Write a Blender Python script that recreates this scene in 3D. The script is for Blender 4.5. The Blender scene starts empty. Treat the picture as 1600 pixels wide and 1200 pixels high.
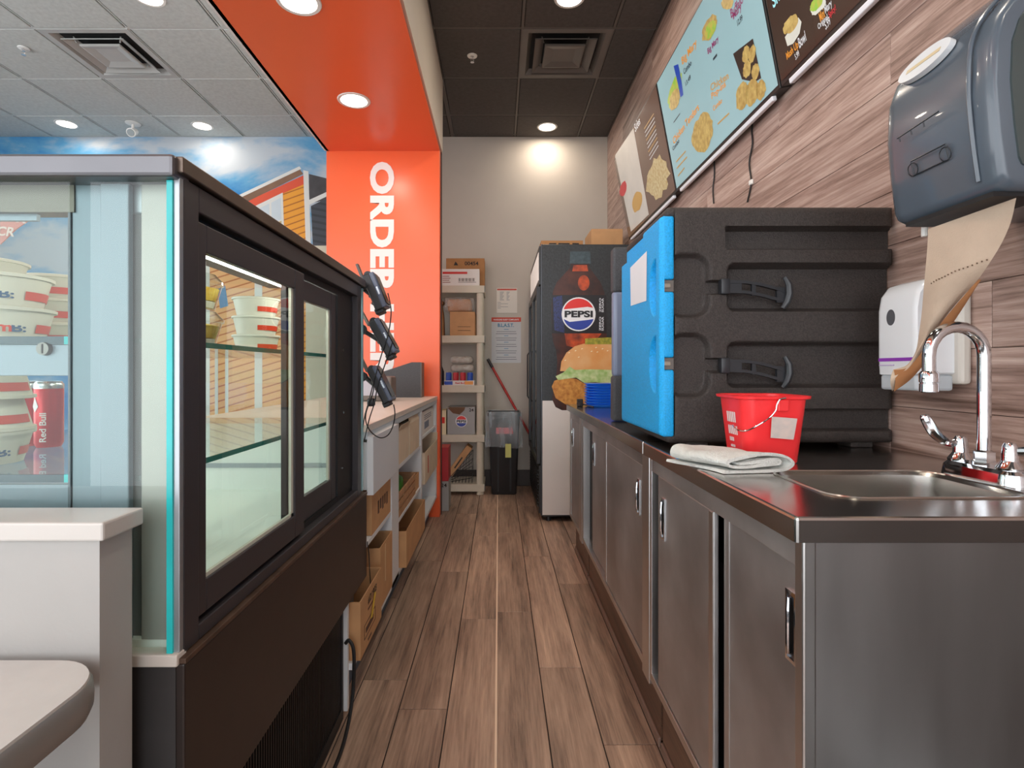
import bpy, bmesh, math, random
from mathutils import Vector, Matrix
random.seed(7)
S = bpy.context.scene
COL = S.collection
# ------------------------------------------------------------------ camera
CAM_H = 1.106
FPX = 855.0            # focal length in pixels of the 1600 x 1200 frame
VX, VY = 779.0, 579.0  # vanishing point of the aisle
cam_d = bpy.data.cameras.new('camera')
cam = bpy.data.objects.new('camera', cam_d); COL.objects.link(cam)
cam.location = (0, 0, CAM_H); cam.rotation_euler = (math.pi/2, 0, 0)
cam_d.sensor_width = 36.0; cam_d.lens = 36.0*FPX/1600
cam_d.shift_x = (800-VX)/1600; cam_d.shift_y = (VY-600)/1600
cam_d.clip_start = 0.02
S.camera = cam
# ------------------------------------------------------------------ world, exposure
W = bpy.data.worlds.new('daylight'); S.world = W; W.use_nodes = True
bg = W.node_tree.nodes['Background']
bg.inputs[0].default_value = (0.93, 0.96, 1.0, 1); bg.inputs[1].default_value = 2.5
S.view_settings.view_transform = 'Standard'; S.view_settings.look = 'None'
S.view_settings.exposure = 0.6; S.view_settings.gamma = 1.0
S.view_settings.use_curve_mapping = False
LAMP_W = 5.5          # watts of one recessed ceiling lamp
S.cycles.transparent_max_bounces = 24
LAMP_COL = (1.0, 0.88, 0.74)
# ------------------------------------------------------------------ helpers
def P(x, y, Y):
    return Vector(((x-VX)*Y/FPX, Y, CAM_H-(y-VY)*Y/FPX))
def lin(c):
    def f(v):
        v /= 255.0
        return v/12.92 if v <= 0.04045 else ((v+0.055)/1.055)**2.4
    return (f(c[0]), f(c[1]), f(c[2]), 1.0)
BASE = {}
def root_of(o):
    while o.parent is not None: o = o.parent
    return o
def tag(o, label=None, cat=None, group=None, kind=None):
    if label: o['label'] = label
    if cat: o['category'] = cat
    if group: o['group'] = group
    if kind: o['kind'] = kind
    return o
def thing(name, label, cat, base=(0, 0, 0), group=None, local=False, kind=None):
    o = bpy.data.objects.new(name, None); COL.objects.link(o)
    o.empty_display_size = 0.05
    o.location = base
    BASE[o.name] = Vector((0, 0, 0)) if local else Vector(base)
    return tag(o, label, cat, group, kind)
def link_mesh(name, me, parent=None, mat=None):
    o = bpy.data.objects.new(name, me); COL.objects.link(o)
    if mat is not None:
        me.materials.clear(); me.materials.append(mat)
    if parent is not None: o.parent = parent
    return o
def copy_tree(o, parent=None):
    c = o.copy(); COL.objects.link(c); c.parent = parent
    if o.name in BASE: BASE[c.name] = BASE[o.name]
    for ch in list(o.children): copy_tree(ch, c)
    return c
class MB:
    def __init__(s): s.bm = bmesh.new(); s.round = False
    def box(s, x0, x1, y0, y1, z0, z1, bev=0.0, seg=2):
        if seg > 2: s.round = True
        if x0 > x1: x0, x1 = x1, x0
        if y0 > y1: y0, y1 = y1, y0
        if z0 > z1: z0, z1 = z1, z0
        v = [s.bm.verts.new(p) for p in ((x0,y0,z0),(x1,y0,z0),(x1,y1,z0),(x0,y1,z0),(x0,y0,z1),(x1,y0,z1),(x1,y1,z1),(x0,y1,z1))]
        fs = [s.bm.faces.new([v[i] for i in q]) for q in ((3,2,1,0),(4,5,6,7),(0,1,5,4),(1,2,6,5),(2,3,7,6),(3,0,4,7))]
        if bev > 0:
            es = set()
            for f in fs: es.update(f.edges)
            bmesh.ops.bevel(s.bm, geom=list(es), offset=bev, segments=seg, affect='EDGES', profile=0.5, clamp_overlap=True)
        return s
    def obox(s, c, ax, ay, az, bev=0.0, seg=2):
        """box about centre c with half-axis vectors"""
        c, ax, ay, az = Vector(c), Vector(ax), Vector(ay), Vector(az)
        v = [s.bm.verts.new(c+ax*i+ay*j+az*k) for k in (-1,1) for (i,j) in ((-1,-1),(1,-1),(1,1),(-1,1))]
        fs = [s.bm.faces.new([v[i] for i in q]) for q in ((3,2,1,0),(4,5,6,7),(0,1,5,4),(1,2,6,5),(2,3,7,6),(3,0,4,7))]
        if bev > 0:
            es = set()
            for f in fs: es.update(f.edges)
            bmesh.ops.bevel(s.bm, geom=list(es), offset=bev, segments=seg, affect='EDGES', profile=0.5, clamp_overlap=True)
        bmesh.ops.recalc_face_normals(s.bm, faces=[f for f in s.bm.faces])
        return s
    def cyl(s, p0, p1, r0, r1=None, n=16, caps=True):
        s.round = True
        p0, p1 = Vector(p0), Vector(p1); r1 = r0 if r1 is None else r1
        d = (p1-p0).normalized()
        u = d.cross(Vector((0,0,1)) if abs(d.z) < .9 else Vector((1,0,0))).normalized(); w = d.cross(u)
        a = [s.bm.verts.new(p0+(u*math.cos(t)+w*math.sin(t))*r0) for t in [2*math.pi*i/n for i in range(n)]]
        b = [s.bm.verts.new(p1+(u*math.cos(t)+w*math.sin(t))*r1) for t in [2*math.pi*i/n for i in range(n)]]
        for i in range(n): s.bm.faces.new((a[i], a[(i+1)%n], b[(i+1)%n], b[i]))
        if caps: s.bm.faces.new(a[::-1]); s.bm.faces.new(b)
        return s
    def tube(s, pts, r, n=8, caps=True):
        s.round = True
        pts = [Vector(p) for p in pts]; rings = []; u = None
        for i, p in enumerate(pts):
            d = (pts[min(i+1, len(pts)-1)]-pts[max(i-1, 0)]).normalized()
            if u is None: u = d.cross(Vector((0,0,1)) if abs(d.z) < .9 else Vector((1,0,0))).normalized()
            else: u = (u-d*u.dot(d)).normalized()
            w = d.cross(u); rr = r[i] if isinstance(r, (list, tuple)) else r
            rings.append([s.bm.verts.new(p+(u*math.cos(t)+w*math.sin(t))*rr) for t in [2*math.pi*k/n for k in range(n)]])
        for a, b in zip(rings, rings[1:]):
            for k in range(n): s.bm.faces.new((a[k], a[(k+1)%n], b[(k+1)%n], b[k]))
        if caps: s.bm.faces.new(rings[0][::-1]); s.bm.faces.new(rings[-1])
        return s
    def lathe(s, prof, c=(0,0,0), n=28, a0=0.0, a1=None):
        s.round = True
        c = Vector(c); full = a1 is None; A1 = 2*math.pi if full else a1
        m = n if full else n+1; rings = []
        for (r, z) in prof:
            if r < 1e-6 and full: rings.append([s.bm.verts.new(c+Vector((0,0,z)))]*m)
            else: rings.append([s.bm.verts.new(c+Vector((r*math.cos(a0+(A1-a0)*k/n), r*math.sin(a0+(A1-a0)*k/n), z))) for k in range(m)])
        for a, b in zip(rings, rings[1:]):
            for k in range(n):
                k2 = (k+1) % m
                q = []
                for v in (a[k], a[k2], b[k2], b[k]):
                    if v not in q: q.append(v)
                if len(q) > 2: s.bm.faces.new(q)
        return s
    def prism(s, pts, off):
        pts = [Vector(p) for p in pts]; off = Vector(off)
        a = [s.bm.verts.new(p) for p in pts]; b = [s.bm.verts.new(p+off) for p in pts]; n = len(pts)
        s.bm.faces.new(a); s.bm.faces.new(b[::-1])
        for i in range(n): s.bm.faces.new((a[(i+1)%n], a[i], b[i], b[(i+1)%n]))
        bmesh.ops.recalc_face_normals(s.bm, faces=list(s.bm.faces))
        return s
    def poly(s, pts):
        s.bm.faces.new([s.bm.verts.new(Vector(p)) for p in pts]); return s
    def grid(s, rows, flip=False):
        s.round = True
        vs = [[s.bm.verts.new(Vector(p)) for p in r] for r in rows]
        for i in range(len(vs)-1):
            for j in range(len(vs[i])-1):
                q = (vs[i][j], vs[i][j+1], vs[i+1][j+1], vs[i+1][j])
                s.bm.faces.new(q[::-1] if flip else q)
        return s
    def loft(s, rings, cap0=True, cap1=True):
        s.round = True
        vs = [[s.bm.verts.new(Vector(p)) for p in r] for r in rings]; n = len(vs[0])
        for a, b in zip(vs, vs[1:]):
            for k in range(n): s.bm.faces.new((a[k], a[(k+1)%n], b[(k+1)%n], b[k]))
        if cap0: s.bm.faces.new(vs[0][::-1])
        if cap1: s.bm.faces.new(vs[-1])
        return s
    def build(s, name, mat, parent=None, smooth=35, base=None, recalc=True):
        if recalc: bmesh.ops.recalc_face_normals(s.bm, faces=list(s.bm.faces))
        b = Vector((0,0,0))
        if parent is not None: b = BASE.get(root_of(parent).name, b)
        elif base is not None: b = Vector(base)
        if b.length > 0: bmesh.ops.translate(s.bm, verts=list(s.bm.verts), vec=-b)
        me = bpy.data.meshes.new(name); s.bm.to_mesh(me); s.bm.free()
        if smooth:
            me.shade_smooth(); me.set_sharp_from_angle(angle=math.radians(smooth if s.round else 14))
        o = link_mesh(name, me, parent, mat)
        if parent is None and base is not None: o.location = base; BASE[o.name] = Vector(base)
        return o
def box(name, mat, x0, x1, y0, y1, z0, z1, parent=None, bev=0.0, base=None, seg=2):
    return MB().box(x0, x1, y0, y1, z0, z1, bev, seg).build(name, mat, parent, base=base)
def rrect(cx, cy, hx, hy, r, k=5):
    out = []
    for (sx, sy, a) in ((1,1,0), (-1,1,90), (-1,-1,180), (1,-1,270)):
        for i in range(k):
            t = math.radians(a+90*i/(k-1)); out.append((cx+sx*(hx-r)+r*math.cos(t), cy+sy*(hy-r)+r*math.sin(t)))
    return out
def bez(p, n=24):
    """Catmull-Rom through the points"""
    p = [Vector(q) for q in p]; out = []
    for i in range(len(p)-1):
        a, b, c, d = p[max(i-1,0)], p[i], p[i+1], p[min(i+2, len(p)-1)]
        m = max(2, n//(len(p)-1))
        for k in range(m):
            t = k/m
            out.append(0.5*((2*b)+(c-a)*t+(2*a-5*b+4*c-d)*t*t+(3*b-a-3*c+d)*t**3))
    out.append(p[-1]); return out
def sm(a, b, x):
    t = max(0.0, min(1.0, (x-a)/(b-a))); return t*t*(3-2*t)
# ------------------------------------------------------------------ materials
MATS = {}
def mat(name, col, rough=.5, metal=0.0, var=.06, vscale=5.0, stretch=(1,1,1), bump=0.0, bscale=60.0, spec=.5,
        coat=0.0, col2=None, emis=0.0, rvar=0.0, rand=0.0, detail=4.0, aniso=0.0, bstretch=(1,1,1), contrast=None):
    if name in MATS: return MATS[name]
    m = bpy.data.materials.new(name); m.use_nodes = True; MATS[name] = m
    nt = m.node_tree; N, L = nt.nodes, nt.links
    b = N['Principled BSDF']
    c = lin(col)
    tc = N.new('ShaderNodeTexCoord'); mp = N.new('ShaderNodeMapping'); mp.inputs['Scale'].default_value = stretch
    oi = N.new('ShaderNodeObjectInfo'); ad = N.new('ShaderNodeVectorMath'); ad.operation = 'ADD'
    ml = N.new('ShaderNodeVectorMath'); ml.operation = 'SCALE'; ml.inputs[0].default_value = (13.0, 7.0, 5.0)
    L.new(oi.outputs['Random'], ml.inputs['Scale']); L.new(tc.outputs['Object'], ad.inputs[0]); L.new(ml.outputs[0], ad.inputs[1])
    L.new(ad.outputs[0], mp.inputs['Vector'])
    nz = N.new('ShaderNodeTexNoise'); nz.inputs['Scale'].default_value = vscale; nz.inputs['Detail'].default_value = detail
    L.new(mp.outputs[0], nz.inputs['Vector'])
    rp = N.new('ShaderNodeValToRGB')
    lo, hi = contrast or (0.3, 0.7)
    rp.color_ramp.elements[0].position = lo; rp.color_ramp.elements[1].position = hi
    c2 = lin(col2) if col2 else None
    rp.color_ramp.elements[0].color = tuple(c2) if c2 else tuple(max(0, v*(1-var)) for v in c[:3])+(1,)
    rp.color_ramp.elements[1].color = c if c2 else tuple(min(1, v*(1+var)) for v in c[:3])+(1,)
    L.new(nz.outputs['Fac'], rp.inputs['Fac'])
    src = rp.outputs['Color']
    if rand > 0:
        mr = N.new('ShaderNodeMapRange'); mr.inputs['To Min'].default_value = 1-rand; mr.inputs['To Max'].default_value = 1+rand
        L.new(oi.outputs['Random'], mr.inputs['Value'])
        mx = N.new('ShaderNodeVectorMath'); mx.operation = 'SCALE'
        L.new(src, mx.inputs[0]); L.new(mr.outputs[0], mx.inputs['Scale']); src = mx.outputs[0]
    L.new(src, b.inputs['Base Color'])
    b.inputs['Roughness'].default_value = rough; b.inputs['Metallic'].default_value = metal
    b.inputs['Specular IOR Level'].default_value = spec; b.inputs['Coat Weight'].default_value = coat
    if aniso: b.inputs['Anisotropic'].default_value = aniso
    if rvar > 0:
        mr2 = N.new('ShaderNodeMapRange'); mr2.inputs['To Min'].default_value = max(0, rough-rvar); mr2.inputs['To Max'].default_value = rough+rvar
        L.new(nz.outputs['Fac'], mr2.inputs['Value']); L.new(mr2.outputs[0], b.inputs['Roughness'])
    if bump > 0:
        mp2 = N.new('ShaderNodeMapping'); mp2.inputs['Scale'].default_value = bstretch
        L.new(ad.outputs[0], mp2.inputs['Vector'])
        n2 = N.new('ShaderNodeTexNoise'); n2.inputs['Scale'].default_value = bscale; n2.inputs['Detail'].default_value = 3
        L.new(mp2.outputs[0], n2.inputs['Vector'])
        bp = N.new('ShaderNodeBump'); bp.inputs['Strength'].default_value = bump; bp.inputs['Distance'].default_value = 0.004
        L.new(n2.outputs['Fac'], bp.inputs['Height']); L.new(bp.outputs[0], b.inputs['Normal'])
    if emis > 0:
        L.new(src, b.inputs['Emission Color']); b.inputs['Emission Strength'].default_value = emis
    return m
def wood(name, dark, mid, light, axis='Y', rough=.4, rand=.18, scale=1.0, bump=.15, knots=True):
    """plank laminate with grain running along an axis"""
    m = bpy.data.materials.new(name); m.use_nodes = True; MATS[name] = m
    N, L = m.node_tree.nodes, m.node_tree.links; b = N['Principled BSDF']
    tc = N.new('ShaderNodeTexCoord'); oi = N.new('ShaderNodeObjectInfo')
    ml = N.new('ShaderNodeVectorMath'); ml.operation = 'SCALE'; ml.inputs[0].default_value = (31.0, 17.0, 23.0)
    L.new(oi.outputs['Random'], ml.inputs['Scale'])
    ad = N.new('ShaderNodeVectorMath'); L.new(tc.outputs['Object'], ad.inputs[0]); L.new(ml.outputs[0], ad.inputs[1])
    def stretched(sx, sy):
        mp = N.new('ShaderNodeMapping')
        mp.inputs['Scale'].default_value = (sx, sy, sx)
        L.new(ad.outputs[0], mp.inputs['Vector']); return mp
    a = stretched(16*scale, 1.3*scale); f = stretched(130*scale, 4.5*scale)
    n1 = N.new('ShaderNodeTexNoise'); n1.inputs['Scale'].default_value = 1.0; n1.inputs['Detail'].default_value = 9; n1.inputs['Roughness'].default_value = .62; n1.inputs['Distortion'].default_value = 1.1 if knots else .4
    n2 = N.new('ShaderNodeTexNoise'); n2.inputs['Scale'].default_value = 1.0; n2.inputs['Detail'].default_value = 6; n2.inputs['Roughness'].default_value = .7
    L.new(a.outputs[0], n1.inputs['Vector']); L.new(f.outputs[0], n2.inputs['Vector'])
    mx = N.new('ShaderNodeMix'); mx.data_type = 'FLOAT'; mx.inputs['Factor'].default_value = .5 if knots else .42
    L.new(n1.outputs['Fac'], mx.inputs['A']); L.new(n2.outputs['Fac'], mx.inputs['B'])
    rp = N.new('ShaderNodeValToRGB'); e = rp.color_ramp.elements
    e[0].position = .36; e[0].color = lin(dark); e[1].position = .66; e[1].color = lin(light)
    k = e.new(.5); k.color = lin(mid)
    L.new(mx.outputs['Result'], rp.inputs['Fac'])
    mr = N.new('ShaderNodeMapRange'); mr.inputs['To Min'].default_value = 1-rand; mr.inputs['To Max'].default_value = 1+rand
    L.new(oi.outputs['Random'], mr.inputs['Value'])
    sc = N.new('ShaderNodeVectorMath'); sc.operation = 'SCALE'; L.new(rp.outputs[0], sc.inputs[0]); L.new(mr.outputs[0], sc.inputs['Scale'])
    L.new(sc.outputs[0], b.inputs['Base Color'])
    b.inputs['Roughness'].default_value = rough
    bp = N.new('ShaderNodeBump'); bp.inputs['Strength'].default_value = bump; bp.inputs['Distance'].default_value = .003
    L.new(mx.outputs['Result'], bp.inputs['Height']); L.new(bp.outputs[0], b.inputs['Normal'])
    return m
def glass(name, tint=(0.93, 0.98, 0.96), ior=1.45, rough=0.0, boost=1.0):
    """thin pane: clear with a Fresnel reflection"""
    m = bpy.data.materials.new(name); m.use_nodes = True; MATS[name] = m
    N, L = m.node_tree.nodes, m.node_tree.links
    N.remove(N['Principled BSDF']); out = N['Material Output']
    t = N.new('ShaderNodeBsdfTransparent'); t.inputs[0].default_value = tint+(1,)
    g = N.new('ShaderNodeBsdfGlossy'); g.inputs['Roughness'].default_value = rough
    fr = N.new('ShaderNodeFresnel'); fr.inputs['IOR'].default_value = ior
    mu = N.new('ShaderNodeMath'); mu.operation = 'MULTIPLY'; mu.inputs[1].default_value = boost; mu.use_clamp = True
    ge = N.new('ShaderNodeNewGeometry'); iv_ = N.new('ShaderNodeMath'); iv_.operation = 'SUBTRACT'; iv_.inputs[0].default_value = 1.0
    L.new(ge.outputs['Backfacing'], iv_.inputs[1]); m2 = N.new('ShaderNodeMath'); m2.operation = 'MULTIPLY'
    L.new(fr.outputs[0], m2.inputs[0]); L.new(iv_.outputs[0], m2.inputs[1]); L.new(m2.outputs[0], mu.inputs[0])
    mx = N.new('ShaderNodeMixShader'); L.new(mu.outputs[0], mx.inputs[0]); L.new(t.outputs[0], mx.inputs[1]); L.new(g.outputs[0], mx.inputs[2])
    L.new(mx.outputs[0], out.inputs['Surface']); return m
def film(name, col, opacity=.3, rough=.15, zs=1.0):
    """crinkled clear plastic"""
    m = bpy.data.materials.new(name); m.use_nodes = True; MATS[name] = m
    N, L = m.node_tree.nodes, m.node_tree.links; b = N['Principled BSDF']; out = N['Material Output']
    b.inputs['Base Color'].default_value = lin(col); b.inputs['Roughness'].default_value = rough
    tc = N.new('ShaderNodeTexCoord'); nz = N.new('ShaderNodeTexNoise'); nz.inputs['Scale'].default_value = 14; nz.inputs['Detail'].default_value = 3
    mpf = N.new('ShaderNodeMapping'); mpf.inputs['Scale'].default_value = (1, 1, zs); L.new(tc.outputs['Object'], mpf.inputs['Vector']); L.new(mpf.outputs[0], nz.inputs['Vector'])
    bp = N.new('ShaderNodeBump'); bp.inputs['Strength'].default_value = .7; bp.inputs['Distance'].default_value = .02
    L.new(nz.outputs['Fac'], bp.inputs['Height']); L.new(bp.outputs[0], b.inputs['Normal'])
    t = N.new('ShaderNodeBsdfTransparent'); mx = N.new('ShaderNodeMixShader')
    mr = N.new('ShaderNodeMapRange'); mr.inputs['From Min'].default_value = .35; mr.inputs['From Max'].default_value = .7
    mr.inputs['To Min'].default_value = opacity*.5; mr.inputs['To Max'].default_value = min(1, opacity*1.8)
    L.new(nz.outputs['Fac'], mr.inputs['Value']); L.new(mr.outputs[0], mx.inputs[0])
    L.new(t.outputs[0], mx.inputs[1]); L.new(b.outputs[0], mx.inputs[2]); L.new(mx.outputs[0], out.inputs['Surface']); return m
def siding(name, col, line, pitch, slope, width=.12):
    """printed clapboard: thin dark lines across a plain colour (flat print of the mural)"""
    m = bpy.data.materials.new(name); m.use_nodes = True; MATS[name] = m
    N, L = m.node_tree.nodes, m.node_tree.links; b = N['Principled BSDF']
    g = N.new('ShaderNodeNewGeometry'); sp = N.new('ShaderNodeSeparateXYZ'); L.new(g.outputs['Position'], sp.inputs[0])
    a = N.new('ShaderNodeMath'); a.operation = 'MULTIPLY_ADD'; a.inputs[1].default_value = -slope; L.new(sp.outputs['X'], a.inputs[0]); L.new(sp.outputs['Z'], a.inputs[2])
    d = N.new('ShaderNodeMath'); d.operation = 'DIVIDE'; d.inputs[1].default_value = pitch; L.new(a.outputs[0], d.inputs[0])
    f = N.new('ShaderNodeMath'); f.operation = 'FRACT'; L.new(d.outputs[0], f.inputs[0])
    rp = N.new('ShaderNodeValToRGB'); rp.color_ramp.elements[0].position = width; rp.color_ramp.elements[0].color = lin(line)
    rp.color_ramp.elements[1].position = width+.12; rp.color_ramp.elements[1].color = lin(col)
    L.new(f.outputs[0], rp.inputs['Fac']); L.new(rp.outputs[0], b.inputs['Base Color']); b.inputs['Roughness'].default_value = .6
    return m
# ------------------------------------------------------------------ print helpers
class Frame:
    def __init__(s, o, right, up):
        s.o = Vector(o); s.r = Vector(right).normalized(); s.u = Vector(up).normalized(); s.n = s.r.cross(s.u).normalized()
    def pt(s, u, v, d=0.0): return s.o+s.r*u+s.u*v+s.n*d
    def px(s, x, y, d=0.0):
        """where the photograph's pixel falls on this plane"""
        ray = Vector(((x-VX)/FPX, 1.0, -(y-VY)/FPX)); c = Vector((0, 0, CAM_H))
        t = (s.o-c).dot(s.n)/ray.dot(s.n)
        return c+ray*t+s.n*d
    def uv(s, x, y):
        q = s.px(x, y)-s.o; return q.dot(s.r), q.dot(s.u)
def flat(name, pts, m, parent, label=None):
    o = MB().poly(pts).build(name, m, parent, smooth=0, recalc=False)
    if label: o['label'] = label
    return o
def text_mesh(body, bold=0.0, spacing=1.0):
    cu = bpy.data.curves.new('t', 'FONT'); cu.body = body; cu.size = 1.0; cu.offset = bold; cu.space_character = spacing
    cu.resolution_u = 4
    ob = bpy.data.objects.new('t', cu)
    me = bpy.data.meshes.new_from_object(ob)
    bpy.data.objects.remove(ob); bpy.data.curves.remove(cu)
    return me
def text(body, org, right, up, m, parent, h=None, w=None, bold=0.0, spacing=1.0, name='lettering', wrap=None, lift=.0008):
    me = text_mesh(body, bold, spacing)
    xs = [v.co.x for v in me.vertices]; ys = [v.co.y for v in me.vertices]
    if not xs: return None
    x0, x1, y0, y1 = min(xs), max(xs), min(ys), max(ys)
    sx = w/(x1-x0) if w else None; sy = h/(y1-y0) if h else None
    sx = sx or sy; sy = sy or sx
    r, u = Vector(right).normalized(), Vector(up).normalized(); n = r.cross(u); o = Vector(org)
    b = BASE.get(root_of(parent).name, Vector((0,0,0))) if parent is not None else Vector((0,0,0))
    for v in me.vertices:
        a, c = (v.co.x-x0)*sx, (v.co.y-y0)*sy
        if wrap:                      # wrap = (centre, radius, start angle): around a vertical axis
            ce, R, t0 = wrap; t = t0+a/R
            v.co = Vector(ce)+Vector((math.cos(t)*R, math.sin(t)*R, c))-b
        else: v.co = o+r*a+u*c+n*lift-b
    return link_mesh(name, me, parent, m)
def text_px(fr, body, pl, pr, m, parent, h=None, bold=.02, lift=.0012):
    """lettering on a board: baseline runs from pixel pl to pixel pr of the photograph"""
    a, b = fr.px(*pl), fr.px(*pr)
    r = (b-a).normalized(); u = fr.n.cross(r)
    return text(body, a, r, u, m, parent, h=h, w=(b-a).length, bold=bold, lift=lift)
# ================================================================== the setting
WR = 1.045      # right wall
YB = 5.254      # back wall
ZC = 3.35       # ceiling
XL = -5.2       # far side of the dining area
YF = -2.6       # shop front behind the camera
M_white = mat('warm_white_paint', (194, 184, 172), .6, var=.02)
M_bright = mat('white_paint', (232, 232, 230), .5, var=.02)
M_orange = mat('orange_laminate', (246, 104, 58), .28, var=.03, vscale=1.5)
M_floorwood = wood('floor_plank_vinyl', (106, 86, 73), (166, 137, 117), (204, 172, 148), rough=.42, rand=.16, scale=1.0, knots=False)
M_wallwood = wood('wall_plank_laminate', (104, 80, 69), (166, 138, 126), (206, 184, 172), rough=.45, rand=.07, scale=.75)
M_tile = mat('charcoal_ceiling_tile', (84, 79, 75), .85, var=.12, vscale=40, bump=.25, bscale=220, rand=.06)
M_tileg = mat('grey_ceiling_tile', (200, 204, 200), .85, var=.08, vscale=40, bump=.25, bscale=220, rand=.03)
M_grid = mat('dark_ceiling_grid', (98, 92, 86), .5, var=.05)
M_gridg = mat('grey_ceiling_grid', (198, 201, 198), .5, var=.05)
M_grout = mat('dark_joint', (36, 31, 28), .8)
M_base = mat('dark_brown_vinyl_base', (62, 50, 44), .45, var=.1)
M_slab = mat('ceiling_slab', (40, 40, 40), .9)

floor = box('floor', M_grout, XL, WR, YF, YB+.1, -.08, -.004); tag(floor, kind='structure')
# floor planks, laid along the aisle
pw = .159
pl_mesh = {}
def plank(x0, y0, ln, w):
    key = (round(w, 4), round(ln, 3))
    if key not in pl_mesh:
        b = MB().box(0, w-.0035, 0, ln-.003, -.0045, 0, .0012, 1).build('plank', M_floorwood, floor)
        pl_mesh[key] = b.data; o = b
    else:
        o = link_mesh('plank', pl_mesh[key], floor)
    o.location = (x0, y0, 0)
cols = list(range(-4, 4))
for c in cols:
    x0 = -.006+c*pw
    off = [.55, 1.02, .22, .78, .40, 1.1, .05, .62][c % 8]
    y = -.6-off
    while y < YB-.02:
        ln = min(1.22, YB-y); plank(x0, y, ln, pw); y += 1.22
# pale inlay strip down the middle of the aisle
seam = box('trim_strip', mat('pale_strip', (240, 212, 184), .5), -.0115, -.0045, -.6, 4.86, -.002, .0016); tag(seam, kind='structure')
seam.name = 'trim_1'
# ------------------------------------------------------------------ walls
wb = box('wall_back', M_white, XL, WR+.1, YB, YB+.1, 0, ZC+.1); tag(wb, kind='structure')
bb = box('baseboard_back', M_base, -1.3, .33, YB-.012, YB, 0, .155, bev=.004); tag(bb, kind='structure')
wr = box('wall_right', mat('wall_backing', (60, 48, 42), .8), WR+.008, WR+.1, YF, YB+.1, 0, ZC+.1); tag(wr, kind='structure')
ph = .1425; zrow = .87; r = 0
wp = {}
while zrow < ZC-.01:
    h = min(ph, ZC-zrow); y = -.9-[.2, .9, .5, 1.15, .05, .7, .35][r % 7]
    while y < YB:
        ln = min(1.28, YB-y); key = (round(h, 4), round(ln, 3))
        if key not in wp:
            o = MB().box(0, .008, 0, ln-.0012, 0, h-.0014, .001, 1).build('plank', M_wallwood, wr); wp[key] = o.data
        else: o = link_mesh('plank', wp[key], wr)
        o.location = (WR, y, zrow); y += 1.28
    zrow += ph; r += 1
# orange portal: soffit beam over the order counter and the wall at its end
BX0, BX1, BZ = -1.30, -.444, 2.763
bm_ = box('ceiling_soffit', M_orange, BX0, BX1, YF, 4.13, BZ, BZ+.02); tag(bm_, kind='structure')
bf = box('trim_2', mat('cream_fascia', (214, 203, 188), .55, var=.02), BX1-.02, BX1+.012, YF, 4.13, BZ+.02, ZC); tag(bf, kind='structure')
bl = box('trim_3', M_bright, BX0-.012, BX0+.02, YF, 4.13, BZ+.0, ZC); tag(bl, kind='structure')
pt = box('wall_partition', M_orange, BX0, BX1, 4.13, 4.235, 0, BZ+.02, bev=.003); tag(pt, kind='structure')
pt2 = box('wall_partition_upper', mat('cream_fascia', (0, 0, 0)), BX0, BX1+.012, 4.13, 4.235, BZ+.02, ZC); tag(pt2, kind='structure')
pe = box('trim_4', mat('dark_edge', (70, 52, 45), .5), BX1+.0005, BX1+.006, 4.20, 4.236, 0, BZ+.02); tag(pe, kind='structure')
# lettering runs down the partition, tops of the letters to the right
text('ORDER HERE', P(578, 253, 4.128), (0, 0, -1), (1, 0, 0), mat('white_lettering', (240, 232, 228), .45, var=.01), pt, h=.184, w=365*4.13/FPX, bold=.045, spacing=1.02, lift=.002)
# shop front behind the camera and along the dining side: unseen, left open between posts to let daylight fill in
M_alu = mat('dark_aluminium', (58, 58, 60), .4, .6)
wf = box('wall_front', mat('front_wall_paint', (190, 182, 172), .6), XL, WR+.1, YF-.1, YF, 0, .12); tag(wf, kind='structure')
for k, x in enumerate((-5.2, -3.3, -1.4, .6)):
    tag(box('window_%d' % (k+1), M_alu, x, x+.1, YF-.08, YF, 0, ZC), kind='structure')
tag(box('wall_left_blocker', M_bright, XL-.1, XL, 2.9, YB+.1, 0, ZC), kind='structure')  # added unseen wall section, cuts window light on the mural and dining ceiling
for k, y in enumerate((-1.0, .8, 2.6)):
    tag(box('window_%d' % (k+5), M_alu, XL-.08, XL, y, y+.1, 0, ZC), kind='structure')
# ------------------------------------------------------------------ ceilings
ce = box('ceiling', M_slab, XL, WR+.1, YF, YB+.1, ZC+.03, ZC+.12); tag(ce, kind='structure')  # slab over the tiles, added to stop light from above
tiles = {}
def tile_field(xs, ys, mt, mg, skip=()):
    for i in range(len(xs)-1):
        for j in range(len(ys)-1):
            if (i, j) in skip: continue
            w, d = xs[i+1]-xs[i], ys[j+1]-ys[j]
            if w < .03 or d < .03: continue
            key = (round(w, 3), round(d, 3), mt.name)
            if key not in tiles:
                o = MB().box(.013, w-.013, .010, d-.010, 0, .012, .0025, 1).build('ceiling_tile', mt, ce); tiles[key] = o.data
            else: o = link_mesh('ceiling_tile', tiles[key], ce)
            o.location = (xs[i], ys[j], ZC-.004+random.uniform(-.0015, .0015))
    gw = .0045 if mg is M_gridg else .0085
    for x in xs: box('grid_bar', mg, x-gw, x+gw, ys[0], ys[-1], ZC-.001, ZC+.012, ce)
    for y in ys: box('grid_bar', mg, xs[0], xs[-1], y-.011, y+.011, ZC-.0008, ZC+.0115, ce)
ysr = [-.075+.61*k for k in range(-4, 9)]          # 3.585, 4.195, 4.805 ...
ysr = [y for y in ysr if y > YF]+[YB-.003]
xsr = [BX1+.012, -.447+.046+.0, .157, .757, WR-.001]
xsr = [BX1+.012, .157, .757, WR-.001]
iv = ysr.index(min(ysr, key=lambda y: abs(y-3.585)))
tile_field(xsr, ysr, M_tile, M_grid, skip={(1, iv)})
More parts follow.
